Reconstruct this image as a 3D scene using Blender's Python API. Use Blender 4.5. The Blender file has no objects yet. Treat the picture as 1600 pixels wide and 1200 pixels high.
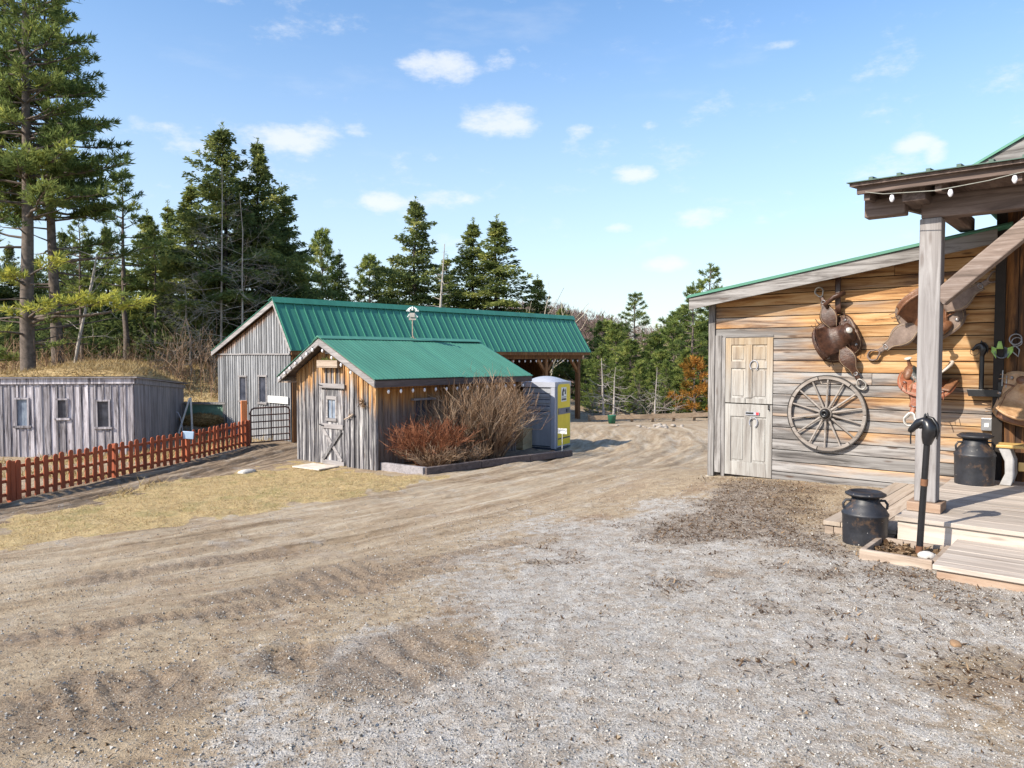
import bpy, math, random
import numpy as np
from mathutils import Vector, Matrix
random.seed(7)
RNG = np.random.default_rng(11)
S = bpy.context.scene
COL = S.collection
R = math.radians
PI = math.pi

# ------------------------------------------------------------------ camera model
F = 1144.0; PITCH = math.atan(44/1144); EYE = 1.7
def ray(px, py):
    z = -(py-600)/F
    return Vector(((px-800)/F, math.cos(PITCH)+math.sin(PITCH)*z, -math.sin(PITCH)+math.cos(PITCH)*z))
def at(px, py, Y):
    d = ray(px, py); d = d*(Y/d.y); return Vector((d.x, Y, EYE+d.z))
cam = bpy.data.cameras.new('camera'); co = bpy.data.objects.new('camera', cam); COL.objects.link(co)
co.location = (0, 0, EYE); co.rotation_euler = (PI/2-PITCH, 0, 0)
cam.sensor_width = 36; cam.lens = 36*F/1600; cam.clip_end = 3000; cam.clip_start = .05
S.camera = co

# ------------------------------------------------------------------ terrain
CT = [(0,0,0),(0,3,0),(3,6,0.0),(3.2,10.8,-.08),(2.8,10.9,-.1),(5,9,0),(6,4,.02),(9,0,0),(9,8,0),(0,-6,0),(-4,3,-.15),(-7,10,-.87),
 (-9.86,14,-1.12),(-9.27,16.9,-1.1),(-8.42,18.9,-1.05),(-7.87,21.75,-1.0),(-7,23.3,-1.03),(-5.72,19.6,-1.07),(-3.26,17.5,-1.05),
 (0,21,-1.13),(1.8,22.3,-1.17),(3.6,34.5,-1.3),(-10.7,26.8,-1.05),(-14.7,21,-1.2),(-11.2,21.6,-1.22),(9.6,35.7,-1.35),(5,30,-1.25),
 (1.7,9.6,-.22),(0,12,-.55),(-1.8,6.9,-.38),(2.7,15.3,-.6),(4.7,20.4,-.9),(8,15,-.45),(12,22,-1.0),(-12,29.5,.02),(-13.7,33,.55),(-19,30,.5),
 (-10,37,1.2),(-4,40,.8),(-20,12,-1.4),(-15,5,-.9),(-14,-6,-.5),(2,40,-1.1),(-25,40,1.6),(-30,20,-.6),(-45,40,1.5),(-40,0,-1),(0,60,-.6),
 (14,44,-2.2),(30,50,-3.5),(40,25,-2),(30,0,-.5),(40,-30,0),(-40,-30,0),(0,-40,.3),(-40,70,2),(20,75,-5),(60,75,-6)]
_C = np.array(CT, float)
def _U(r2): return np.where(r2 > 1e-9, r2*np.log(np.maximum(r2, 1e-9))*.5, 0)
_n = len(_C)
_K = _U(((_C[:,None,:2]-_C[None,:,:2])**2).sum(-1)) + np.eye(_n)*.6
_Pm = np.c_[np.ones(_n), _C[:,:2]]
_Wt = np.linalg.solve(np.block([[_K,_Pm],[_Pm.T,np.zeros((3,3))]]), np.r_[_C[:,2],0,0,0])
def hash2(ix, iy, s):
    h = (ix.astype(np.int64)*374761393 + iy.astype(np.int64)*668265263 + s*974634777) & 0xffffffff
    h = ((h ^ (h >> 13))*1274126177) & 0xffffffff
    return ((h ^ (h >> 16)) & 0xffff)/65535.0
def vnoise(x, y, s=0):
    ix = np.floor(x); iy = np.floor(y); fx = x-ix; fy = y-iy
    fx = fx*fx*(3-2*fx); fy = fy*fy*(3-2*fy)
    a = hash2(ix,iy,s); b = hash2(ix+1,iy,s); c = hash2(ix,iy+1,s); d = hash2(ix+1,iy+1,s)
    return (a*(1-fx)+b*fx)*(1-fy)+(c*(1-fx)+d*fx)*fy
def fbm(x, y, o=4, s=0):
    r = 0; a = .5; t = 0
    for k in range(o): r = r+a*vnoise(x*2**k, y*2**k, s+k); t += a; a *= .5
    return r/t
def sst(a, b, x):
    t = np.clip((x-a)/(b-a), 0, 1); return t*t*(3-2*t)
def base_z(x, y):
    x = np.asarray(x, float); y = np.asarray(y, float)
    xc = np.clip(x,-45,60); yc = np.clip(y,-40,75)
    out = np.zeros(x.shape)
    for i in range(_n): out += _Wt[i]*_U((xc-_C[i,0])**2+(yc-_C[i,1])**2)
    out += _Wt[_n]+_Wt[_n+1]*xc+_Wt[_n+2]*yc
    far = np.hypot(x, y)
    hill = -7+13*sst(110,330,far)+5*fbm(x/90,y/90,3,5)*sst(90,200,far)
    hill += 9.5*sst(46,0,np.abs(x-2))*sst(75,125,y)*sst(300,160,y)
    w = sst(62,100,far)
    return out*(1-w)+hill*w
def pdist(x, y, pts):
    best = np.full(np.shape(x), 1e9); side = np.zeros(np.shape(x)); along = np.zeros(np.shape(x)); acc = 0
    for (ax,ay),(bx,by) in zip(pts[:-1], pts[1:]):
        dx, dy = bx-ax, by-ay; L = math.hypot(dx,dy)
        t = np.clip(((x-ax)*dx+(y-ay)*dy)/L**2, 0, 1)
        d = np.hypot(x-ax-t*dx, y-ay-t*dy)
        s = ((x-ax)*dy-(y-ay)*dx)/L
        m = d < best
        best = np.where(m, d, best); side = np.where(m, np.sign(s)*d, side); along = np.where(m, acc+t*L, along)
        acc += L
    return best, side, along
def poly_sd(x, y, poly):
    inside = np.zeros(np.shape(x), bool); n = len(poly)
    for i in range(n):
        ax, ay = poly[i]; bx, by = poly[(i+1)%n]
        c = ((ay > y) != (by > y)) & (x < (bx-ax)*(y-ay)/((by-ay) if by != ay else 1e-9)+ax)
        inside ^= c
    d, _, _ = pdist(x, y, list(poly)+[poly[0]])
    return np.where(inside, d, -d)
DRIVE = [(-16,1.5),(-9,6),(-4.6,9.4),(-1.2,12.6),(1.5,16.0),(3.6,21.5),(5.5,30)]
TRACK = [(-11.5,8.5),(-9.6,11.6),(-8.5,15),(-7.6,18.3),(-6.9,21.4),(-6.4,23)]
def gp(px, py):
    d = ray(px, py); t = 2.0
    for k in range(4000):
        p = d*t
        if EYE+p.z < base_z(p.x, p.y): break
        t += .03
    return (p.x, p.y)
LAWN = [gp(*q) for q in [(-60,862),(-40,828),(110,790),(230,762),(380,737),(462,722),(520,728),(592,736),(668,747),(600,766),(500,780),(400,795),(200,828)]]
LITTER = [gp(*q) for q in [(1100,755),(1200,752),(1300,770),(1320,840),(1370,890),(1470,920),(1600,935),(1500,925),(1330,890),(1180,860),(1010,860),(985,830),(1060,800)]]
GRAV = [gp(*q) for q in [(560,1010),(620,930),(760,850),(900,800),(1020,770),(1130,765),(1400,870),(1660,920),(1660,1250),(420,1250),(500,1100)]]
def zones(x, y):
    n1 = fbm(x*.9, y*.9, 5, 40)-.5; n2 = fbm(x*3.3, y*3.3, 3, 60)-.5
    lawn = sst(-.25,.25, poly_sd(x,y,LAWN)+n1*1.5+n2*1.1)
    lit = sst(-.7,.7, poly_sd(x,y,LITTER)+n1*2.2+n2*1.4)*.8
    for (qx,qy,r) in SPOTS: lit = np.maximum(lit, sst(r,0,np.hypot((x-qx),(y-qy)*.45)+n2*r*2.6+n1*r*2.0)*.62)
    grav = sst(-1.1,1.1, poly_sd(x,y,GRAV)+n1*3.4+n2*.8)
    yard = sst(4,2.5,x*0+np.where(y > 23.5,0,9))  # far bank of dry grass left of the barn
    bank = sst(-.2,.25,base_z(x,y)+n1*.5)*sst(25,28,y)
    pen = sst(0,.6,-(x+9.0+ (y-16.9)*-.25)+n1)*sst(10,12,y)*.75
    lawn = np.maximum(lawn, np.maximum(bank*.9, pen*sst(-.1,.25,n1+.12)))
    return lawn, lit, grav
SPOTS = [gp(*q)+(r,) for q,r in [((1090,945),.6),((1310,965),.45),((1500,1010),.4),((1290,1000),.3),((1400,985),.3),((1030,935),.5),((1180,930),.5),((890,870),.35),((1230,1080),.4),((1510,935),.35)]]
MUDS = [gp(*q)+(r,) for q,r in [((650,1030),.55),((175,1085),.6),((1125,893),.22),((455,1025),.3),((520,905),.8)]]
TREADS = [gp(*q)+r for q,r in [((455,1025),(1.9,.45,.14,1)),((185,1085),(.75,.55,.2,2)),((520,905),(.55,1.6,.17,3)),((470,940),(.55,1.0,.15,4)),((650,1032),(.7,.6,.2,5)),((340,955),(.4,1.3,.16,6)),((120,985),(.45,1.5,.17,7)),((300,880),(.5,1.6,.17,8)),((620,905),(.62,.8,.15,9)),((90,1090),(.6,.7,.17,10)),((700,870),(.6,1.2,.16,11))]]
def damp(x, y):
    m = np.zeros(np.shape(x)); nn = fbm(x*3,y*3,4,81)-.5
    for (qx,qy,an,hl,hw,ph) in TREADS:
        c, sn = math.cos(an), math.sin(an); u = (x-qx)*c+(y-qy)*sn; v = -(x-qx)*sn+(y-qy)*c+.10*u*u
        m = np.maximum(m, sst(hl*1.15,hl*.5,np.abs(u)+nn*.5)*sst(hw*1.6,hw*.6,np.abs(v)+nn*.2)*.75)
    for (qx,qy,r) in MUDS: m = np.maximum(m, sst(r*1.3,r*.3,np.hypot(x-qx,(y-qy)*.8)+nn*r*1.2))
    return m
def gz_full(x, y):
    z = base_z(x, y)
    near = sst(45,20,np.hypot(x,y))
    d, s, al = pdist(x, y, DRIVE)
    w = sst(4.2,1.8,d)
    wob = s+.35*fbm(al*.35, s*.2, 2, 3)
    rut = .045*np.cos(wob*2*PI/.95)*(.35+fbm(al*.5,s*.8,3,9))+.022*np.cos(wob*2*PI/.31+1)*(fbm(al*.6,s*2,2,12))
    z = z+near*w*(rut-.02+.05*(fbm(al*1.1,s*3.0,4,21)-.5))
    d2, s2, al2 = pdist(x, y, TRACK)
    w2 = sst(1.25,.7,d2)
    rut2 = -.15*np.exp(-((s2+.5)/.14)**2)-.16*np.exp(-((s2-.45)/.15)**2)+.05*np.exp(-((s2-.75)/.12)**2)+.035*np.cos(s2*2*PI/.24+2*fbm(al2*.6,s2,2,5))*fbm(al2*.8,s2*2,2,8)
    z = z+w2*near*(rut2+.06*(fbm(al2*1.4,s2*4,3,33)-.5))
    lawn, lit, grav = zones(x, y)
    z = z+near*((1-lawn)*.030*(fbm(x*2.3,y*2.3,4,70)-.5)+lawn*.06*(fbm(x*2.5,y*2.5,3,71)-.5)+(.014+.012*grav)*(fbm(x*14,y*14,2,72)-.5))
    for (qx,qy,an,hl,hw,ph) in TREADS:
        c, sn = math.cos(an), math.sin(an); u = (x-qx)*c+(y-qy)*sn; v = -(x-qx)*sn+(y-qy)*c+.10*u*u
        m = sst(hl,hl*.6,np.abs(u))*sst(hw,hw*.75,np.abs(v))*sst(.25,.55,fbm(x*3,y*3,3,55+int(ph)))
        z = z+m*(.010*np.tanh(2.2*np.sin(u*2*PI/.135+np.abs(v)*16+ph+2.5*fbm(x*2,y*2,2,77)))-.010)+.007*np.exp(-((np.abs(v)-hw)/.05)**2)*sst(hl,hl*.7,np.abs(u))
    for (qx,qy,r) in MUDS:
        q = np.hypot(x-qx,(y-qy)*.8); m = sst(r,r*.35,q+.3*r*(fbm(x*4,y*4,3,80)-.5))
        z = z+m*(.022*np.sin(((x-qx)*.8+(y-qy)*.5)*34+5*fbm(x*3,y*3,2,4))*fbm(x*6,y*6,2,6)-.015)
    return z
def gz(x, y): return float(base_z(np.array([x]),np.array([y]))[0])
def gzf(x, y): return float(gz_full(np.array([x]),np.array([y]))[0])

# ------------------------------------------------------------------ node helper
class G:
    def __init__(s, name):
        s.m = bpy.data.materials.new(name); s.m.use_nodes = True; s.nt = s.m.node_tree
        s.b = s.nt.nodes['Principled BSDF']
    def n(s, typ, props=None, **ins):
        x = s.nt.nodes.new('ShaderNode'+typ)
        for k, v in (props or {}).items(): setattr(x, k, v)
        for k, v in ins.items():
            key = int(k[1:]) if k[0] == '_' else k.replace('_', ' ')
            s.set(x.inputs[key], v)
        return x
    def set(s, sock, v):
        if isinstance(v, bpy.types.NodeSocket): s.nt.links.new(v, sock)
        elif isinstance(v, bpy.types.Node): s.nt.links.new(v.outputs[0], sock)
        else: sock.default_value = v
    def math(s, op, a, b=0.0, clamp=False): return s.n('Math', {'operation': op, 'use_clamp': clamp}, _0=a, _1=b).outputs[0]
    def mix(s, f, a, b, mode='MIX'):
        x = s.n('MixRGB', {'blend_type': mode}); s.set(x.inputs[0], f); s.set(x.inputs[1], a); s.set(x.inputs[2], b); return x.outputs[0]
    def ramp(s, f, stops):
        x = s.n('ValToRGB'); e = x.color_ramp.elements
        while len(e) < len(stops): e.new(.5)
        for i, (p, c) in enumerate(stops): e[i].position = p; e[i].color = (*c, 1)
        s.set(x.inputs[0], f); return x.outputs[0]
    def noise(s, vec, scale, detail=4, rough=.6, dist=0):
        return s.n('TexNoise', None, Vector=vec, Scale=scale, Detail=detail, Roughness=rough, Distortion=dist).outputs[0]
    def obj(s): return s.n('TexCoord').outputs['Object']
    def attr(s, a): return s.n('Attribute', {'attribute_name': a}).outputs['Fac']
    def mapv(s, v, sc): return s.n('Mapping', None, Vector=v, Scale=sc).outputs[0]
    def smooth(s, x, a, b): 
        mr = s.n('MapRange', {'interpolation_type': 'SMOOTHSTEP'}); s.set(mr.inputs[0], x)
        mr.inputs[1].default_value = a; mr.inputs[2].default_value = b; return mr.outputs[0]
    def bump(s, h, strength, dist):
        b = s.n('Bump', None, Height=h, Strength=strength, Distance=dist); s.nt.links.new(b.outputs[0], s.b.inputs['Normal'])
    def out(s, col, rough=.8, metal=0.0):
        s.set(s.b.inputs['Base Color'], col); s.set(s.b.inputs['Roughness'], rough); s.set(s.b.inputs['Metallic'], metal)
        return s.m

def c4(c): return (*c, 1)
def plain(name, col, rough=.6, metal=0.0, var=.25, scale=9, bump=0.0, dirt=None):
    g = G(name); o = g.obj(); nz = g.noise(o, scale, 5, .65)
    col2 = g.ramp(nz, [(.3, tuple(v*(1-var) for v in col)), (.7, tuple(min(1, v*(1+var)) for v in col))])
    if dirt:
        col2 = g.mix(g.smooth(g.noise(o, scale*.6, 6, .7), dirt[1], dirt[1]+.15), col2, c4(dirt[0]))
    if bump: g.bump(g.noise(o, scale*4, 4), bump, .01)
    return g.out(col2, rough, metal)

def wood(name, axis, ramp, warm=None, mask=None, rough=.85, scale=1.0, tv=.5, knots=.0):
    g = G(name); o = g.obj(); t = g.attr('tint')
    off = g.n('CombineXYZ', None, X=g.math('MULTIPLY', t, 37), Y=g.math('MULTIPLY', t, 53), Z=g.math('MULTIPLY', t, 71)).outputs[0]
    v = g.n('VectorMath', {'operation': 'ADD'}, _0=o, _1=off).outputs[0]
    sc = {'x': (1.1,16,16), 'y': (16,1.1,16), 'z': (16,16,1.1)}[axis]
    gn = g.noise(g.mapv(v, tuple(q*scale for q in sc)), 1.0, 7, .68, .8)
    col = g.ramp(gn, ramp)
    if warm:
        wc = g.ramp(gn, warm); sep = g.n('SeparateXYZ', None, Vector=o)
        nz = g.noise(g.mapv(v, {'x': (.5,4,4), 'y': (4,.5,4), 'z': (5,5,.7)}[axis]), 1.0, 4, .6)
        f = mask(g, sep.outputs[0], sep.outputs[2], nz, t)
        col = g.mix(f, col, wc)
    bl = g.noise(g.mapv(v, tuple(q*.12+.35 for q in sc)), 1.0, 3, .5)
    br = g.math('ADD', g.math('MULTIPLY', bl, .7), g.math('ADD', g.math('MULTIPLY', t, tv), .65-tv*.5))
    col = g.mix(1.0, col, g.n('CombineXYZ', None, X=br, Y=br, Z=br).outputs[0], 'MULTIPLY')
    if knots:
        vo = g.n('TexVoronoi', None, Vector=g.mapv(v, {'x': (1.6,7,7), 'y': (7,1.6,7), 'z': (7,7,1.6)}[axis]), Scale=1.0).outputs['Distance']
        col = g.mix(g.math('MULTIPLY', g.smooth(vo, .16, .06), knots), col, (.06,.03,.015,1))
    g.bump(gn, .35, .006)
    return g.out(col, rough)

def foliage(name, ramp, trans=.45):
    g = G(name); t = g.attr('tint'); col = g.ramp(t, ramp)
    d = g.n('BsdfDiffuse', None, Color=col); tr = g.n('BsdfTranslucent', None, Color=col)
    mx = g.n('MixShader', None, _0=trans, _1=d, _2=tr)
    out = [x for x in g.nt.nodes if x.type == 'OUTPUT_MATERIAL'][0]
    g.nt.nodes.remove(g.b); g.nt.links.new(mx.outputs[0], out.inputs[0])
    return g.m

# ------------------------------------------------------------------ mesh helper
class MB:
    def __init__(s): s.v = []; s.f = []; s.t = []; s.sm = []; s.mi = []; s.cur = 0
    def add(s, vs, fs, tint=None, smooth=False, M=None):
        t = random.random() if tint is None else tint
        k = len(s.v)
        for p in vs:
            p = Vector(p); s.v.append(tuple(M @ p) if M else tuple(p)); s.t.append(t)
        for f in fs: s.f.append(tuple(k+i for i in f)); s.sm.append(smooth); s.mi.append(s.cur)
        return s
    def box(s, a, b, tint=None, M=None):
        (x0,y0,z0),(x1,y1,z1) = a, b
        return s.add([(x0,y0,z0),(x1,y0,z0),(x1,y1,z0),(x0,y1,z0),(x0,y0,z1),(x1,y0,z1),(x1,y1,z1),(x0,y1,z1)],
            [(0,3,2,1),(4,5,6,7),(0,1,5,4),(1,2,6,5),(2,3,7,6),(3,0,4,7)], tint, False, M)
    def bar(s, p, q, w, h, up=(0,0,1), tint=None):
        p = Vector(p); q = Vector(q); d = (q-p).normalized(); a = d.cross(Vector(up)).normalized(); b = a.cross(d).normalized()
        vs = [c+a*i*w/2+b*j*h/2 for c in (p,q) for i,j in ((-1,-1),(1,-1),(1,1),(-1,1))]
        return s.add(vs, [(0,1,2,3),(7,6,5,4),(0,4,5,1),(1,5,6,2),(2,6,7,3),(3,7,4,0)], tint)
    def tube(s, pts, rad, n=8, tint=None, caps=True, closed=False, flat=1.0):
        pts = [Vector(p) for p in pts]; m = len(pts)
        if not hasattr(rad, '__len__'): rad = [rad]*m
        vs = []; prev = None
        for i, p in enumerate(pts):
            d = (pts[(i+1)%m]-pts[i-1]) if closed else (pts[min(i+1,m-1)]-pts[max(i-1,0)])
            d = d.normalized() if d.length > 1e-9 else Vector((0,0,1))
            if prev is None:
                a = d.cross(Vector((0,0,1)) if abs(d.z) < .9 else Vector((1,0,0))).normalized()
            else:
                a = (prev-d*prev.dot(d)); a = a.normalized() if a.length > 1e-6 else d.orthogonal().normalized()
            prev = a; b = d.cross(a)
            for k in range(n):
                an = 2*PI*k/n; vs.append(p+(a*math.cos(an)+b*math.sin(an)*flat)*rad[i])
        fs = []
        for i in range(m if closed else m-1):
            j = (i+1) % m
            for k in range(n): fs.append((i*n+k, i*n+(k+1)%n, j*n+(k+1)%n, j*n+k))
        s.add(vs, fs, tint, n > 4)
        if caps and not closed:
            s.add(vs[:n], [tuple(range(n))[::-1]], tint); s.add(vs[-n:], [tuple(range(n))], tint)
        return s
    def lathe(s, prof, n=24, o=(0,0,0), M=None, tint=None):
        vs = []; o = Vector(o)
        for r, z in prof:
            for k in range(n): vs.append(o+Vector((r*math.cos(2*PI*k/n), r*math.sin(2*PI*k/n), z)))
        fs = [(i*n+k, i*n+(k+1)%n, (i+1)*n+(k+1)%n, (i+1)*n+k) for i in range(len(prof)-1) for k in range(n)]
        return s.add(vs, fs, tint, True, M)
    def prism(s, poly, y0, y1, tint=None, M=None):
        """polygon in x-z, extruded along y"""
        n = len(poly)
        a = sum(poly[i][0]*poly[(i+1)%n][1]-poly[(i+1)%n][0]*poly[i][1] for i in range(n))
        if a < 0: poly = poly[::-1]
        vs = [(x,y0,z) for x,z in poly]+[(x,y1,z) for x,z in poly]
        fs = [tuple(range(n)), tuple(range(2*n-1,n-1,-1))]+[(i, n+i, n+(i+1)%n, (i+1)%n) for i in range(n)]
        return s.add(vs, fs, tint, False, M)
    def surf(s, fn, nu, nv, tint=None, M=None):
        vs = [fn(i/nu, j/nv) for i in range(nu+1) for j in range(nv+1)]
        fs = [(i*(nv+1)+j, (i+1)*(nv+1)+j, (i+1)*(nv+1)+j+1, i*(nv+1)+j+1) for i in range(nu) for j in range(nv)]
        return s.add(vs, fs, tint, True, M)
    def build(s, name, mat, parent=None, bevel=0, solid=0, sub=0):
        me = bpy.data.meshes.new(name); me.from_pydata(s.v, [], s.f)
        me.attributes.new('tint', 'FLOAT', 'POINT').data.foreach_set('value', s.t)
        me.polygons.foreach_set('use_smooth', s.sm)
        for m in (mat if isinstance(mat, (list, tuple)) else [mat]): me.materials.append(m)
        me.polygons.foreach_set('material_index', s.mi); me.update()
        o = bpy.data.objects.new(name, me); COL.objects.link(o)
        if parent: o.parent = parent
        if solid: k = o.modifiers.new('solid', 'SOLIDIFY'); k.thickness = solid; k.offset = 0
        if bevel: k = o.modifiers.new('bevel', 'BEVEL'); k.width = bevel; k.segments = 2; k.limit_method = 'ANGLE'; k.harden_normals = False
        if sub: k = o.modifiers.new('sub', 'SUBSURF'); k.levels = k.render_levels = sub
        return o
def quadmesh(name, V, T, mat, parent=None, k=4):
    """V: (n*k,3) array of separate k-gons, T: (n,) tint"""
    n = len(V)//k; me = bpy.data.meshes.new(name)
    me.vertices.add(n*k); me.vertices.foreach_set('co', np.asarray(V, np.float32).ravel())
    me.loops.add(n*k); me.loops.foreach_set('vertex_index', np.arange(n*k, dtype=np.int32))
    me.polygons.add(n); me.polygons.foreach_set('loop_start', np.arange(0, n*k, k, dtype=np.int32)); me.polygons.foreach_set('loop_total', np.full(n, k, np.int32))
    me.attributes.new('tint', 'FLOAT', 'POINT').data.foreach_set('value', np.repeat(np.asarray(T, np.float32), k))
    me.materials.append(mat); me.update(calc_edges=True)
    o = bpy.data.objects.new(name, me); COL.objects.link(o)
    if parent: o.parent = parent
    return o
def tag(o, label, cat=None, group=None, kind=None):
    if label: o['label'] = label
    if cat: o['category'] = cat
    if group: o['group'] = group
    if kind: o['kind'] = kind
    return o
def thing(name, label, cat, loc=(0,0,0), rz=0.0, group=None):
    o = bpy.data.objects.new(name, None); COL.objects.link(o); o.location = loc; o.rotation_euler = (0,0,rz)
    o.empty_display_size = .2
    return tag(o, label, cat, group)
def copy_tree(o, parent=None):
    c = o.copy(); COL.objects.link(c); c.parent = parent
    for ch in [x for x in bpy.data.objects if x.parent == o]: copy_tree(ch, c)
    return c
def clip(poly, a, b, c):
    out = []; n = len(poly)
    for i in range(n):
        p, q = poly[i], poly[(i+1)%n]; dp = a*p[0]+b*p[1]-c; dq = a*q[0]+b*q[1]-c
        if dp <= 0: out.append(p)
        if (dp < 0 < dq) or (dq < 0 < dp):
            t = dp/(dp-dq); out.append((p[0]+t*(q[0]-p[0]), p[1]+t*(q[1]-p[1])))
    return out
def board(mb, x0, x1, z0, z1, y0, y1, halves=(), holes=(), tint=None):
    """one board as a prism, clipped by half-planes and with rectangular openings cut out"""
    t = random.random() if tint is None else tint
    pieces = [[(x0,z0),(x1,z0),(x1,z1),(x0,z1)]]
    for (a,b,c,d) in holes:
        nxt = []
        for p in pieces:
            nxt += [clip(p,0,1,b), clip(p,0,-1,-d)]
            mid = clip(clip(p,0,-1,-b),0,1,d)
            if len(mid) > 2: nxt += [clip(mid,1,0,a), clip(mid,-1,0,-c)]
        pieces = [p for p in nxt if len(p) > 2]
    for p in pieces:
        for h in halves:
            p = clip(p, *h)
            if len(p) < 3: break
        if len(p) > 2:
            ar = abs(sum(p[i][0]*p[(i+1)%len(p)][1]-p[(i+1)%len(p)][0]*p[i][1] for i in range(len(p))))
            if ar > 1e-4: mb.prism(p, y0, y1, t)
def line_half(p, q):
    """half-plane below the line p->q (x-z)"""
    sl = (q[1]-p[1])/(q[0]-p[0]); return (-sl, 1, p[1]-sl*p[0])
class Frame:
    def __init__(s, o, a): s.o = Vector(o); s.a = a; s.c = math.cos(a); s.s = math.sin(a)
    def w(s, x, y, z=0): return Vector((s.o.x+x*s.c-y*s.s, s.o.y+x*s.s+y*s.c, s.o.z+z))
    def hit(s, px, py, v, axis='y'):
        d = ray(px, py); n = (-s.s, s.c) if axis == 'y' else (s.c, s.s)
        t = (v+s.o.x*n[0]+s.o.y*n[1])/(d.x*n[0]+d.y*n[1]); p = d*t; dx, dy = p.x-s.o.x, p.y-s.o.y
        return Vector((dx*s.c+dy*s.s, -dx*s.s+dy*s.c, EYE+p.z-s.o.z))
def M_at(loc, rz=0): return Matrix.Translation(loc) @ Matrix.Rotation(rz, 4, 'Z')

# ------------------------------------------------------------------ materials
GREY = [(.35,(0.060,0.054,0.051)),(.455,(0.162,0.150,0.144)),(.56,(0.252,0.240,0.234)),(.72,(0.330,0.318,0.312))]
GREYD = [(.25,(.045,.042,.045)),(.5,(.15,.14,.145)),(.75,(.30,.29,.29))]
WARM = [(.35,(0.118,0.048,0.015)),(.455,(0.296,0.148,0.052)),(.56,(0.407,0.244,0.111)),(.72,(0.488,0.340,0.192))]
BROWN = [(.25,(.05,.022,.01)),(.5,(.19,.085,.03)),(.75,(.36,.19,.08))]
def wing_mask(g, x, z, nz, t):
    v = g.math('ADD', g.math('MULTIPLY', z, .30), g.math('MULTIPLY', x, .14))
    v = g.math('ADD', v, g.math('MULTIPLY', g.math('SUBTRACT', nz, .5), 1.7))
    v = g.math('ADD', v, g.math('MULTIPLY', g.math('SUBTRACT', t, .5), .35))
    return g.smooth(v, .42, .95)
M_SIDING = wood('weathered pine siding', 'x', GREY, WARM, wing_mask, .8, .8, .45, .8)
M_GREYX = wood('grey weathered timber along', 'x', GREY, tv=.3, knots=.5)
M_GREYY = wood('grey weathered timber deep', 'y', GREY, tv=.3)
M_GREYZ = wood('grey weathered timber upright', 'z', GREY, tv=.3, knots=.5)
M_POST = wood('silver grey porch timber', 'z', [(.25,(0.099,0.087,0.084)),(.5,(0.223,0.208,0.205)),(.75,(0.322,0.310,0.310))], tv=.1, knots=.4)
M_BEAM = wood('brown grey porch beam', 'x', [(.25,(.04,.028,.022)),(.5,(.14,.10,.085)),(.75,(.27,.21,.18))], tv=.3)
M_BEAMY = wood('brown grey beam end', 'y', [(.25,(.04,.028,.022)),(.5,(.14,.10,.085)),(.75,(.27,.21,.18))], tv=.3)
M_BRACE = wood('light brown brace', 'x', [(.25,(0.060,0.043,0.034)),(.5,(0.204,0.153,0.128)),(.75,(0.357,0.306,0.281))], tv=.2, scale=1.4)
M_DARKLOG = wood('dark oiled boards', 'z', [(.3,(.012,.008,.006)),(.5,(.06,.026,.010)),(.66,(.30,.13,.04)),(.85,(.46,.24,.08))], tv=.5, scale=.6)
def shed_gable(g, x, z, nz, t):
    d = g.math('ADD', z, g.math('MULTIPLY', g.math('ABSOLUTE', g.math('SUBTRACT', x, 1.5)), .45))
    v = g.math('ADD', d, g.math('MULTIPLY', g.math('SUBTRACT', nz, .5), 1.6))
    return g.smooth(g.math('ADD', v, g.math('MULTIPLY', t, .3)), 2.25, 2.85)
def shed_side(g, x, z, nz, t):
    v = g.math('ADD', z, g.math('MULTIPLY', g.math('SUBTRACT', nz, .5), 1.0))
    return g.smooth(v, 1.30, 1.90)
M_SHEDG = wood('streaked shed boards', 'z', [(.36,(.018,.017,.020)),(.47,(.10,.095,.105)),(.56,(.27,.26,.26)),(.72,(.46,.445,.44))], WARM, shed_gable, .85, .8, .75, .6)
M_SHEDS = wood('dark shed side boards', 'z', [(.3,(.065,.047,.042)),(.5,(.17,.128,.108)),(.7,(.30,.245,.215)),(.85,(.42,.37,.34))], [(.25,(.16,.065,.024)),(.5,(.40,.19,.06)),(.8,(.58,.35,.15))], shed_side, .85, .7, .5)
def barn_mask(g, x, z, nz, t):
    d = g.math('SUBTRACT', z, g.math('MULTIPLY', x, .373))
    v = g.math('ADD', d, g.math('MULTIPLY', g.math('SUBTRACT', nz, .5), .5))
    return g.math('MULTIPLY', g.smooth(v, 2.50, 2.80), .95)
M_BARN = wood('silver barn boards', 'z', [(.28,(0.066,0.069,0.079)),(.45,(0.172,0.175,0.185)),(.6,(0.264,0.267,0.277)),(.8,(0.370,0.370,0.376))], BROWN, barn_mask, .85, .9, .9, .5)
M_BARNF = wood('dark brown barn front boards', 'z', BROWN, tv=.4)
M_HUT = wood('pale violet grey hut boards', 'z', [(.34,(0.056,0.048,0.053)),(.45,(0.246,0.224,0.241)),(.57,(0.448,0.420,0.448)),(.78,(0.627,0.599,0.627))], tv=.8, scale=.8, knots=.7)
M_HUTS = wood('blue grey hut side boards', 'z', [(.28,(0.078,0.078,0.088)),(.5,(0.215,0.215,0.240)),(.8,(0.391,0.391,0.420))], tv=.4, scale=.8)
M_RAKE = wood('pale weathered trim', 'x', [(.3,(0.145,0.132,0.132)),(.55,(0.290,0.271,0.271)),(.8,(0.396,0.376,0.376))], tv=.2)
M_DECK = wood('bleached deck boards', 'x', [(.25,(0.208,0.160,0.128)),(.5,(0.400,0.344,0.296)),(.75,(0.496,0.448,0.400))], tv=.25, scale=.9, knots=.4)
M_DECKE = wood('brown deck edge', 'x', [(.25,(.14,.08,.05)),(.5,(.30,.20,.14)),(.75,(.45,.35,.27))], tv=.3)
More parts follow.
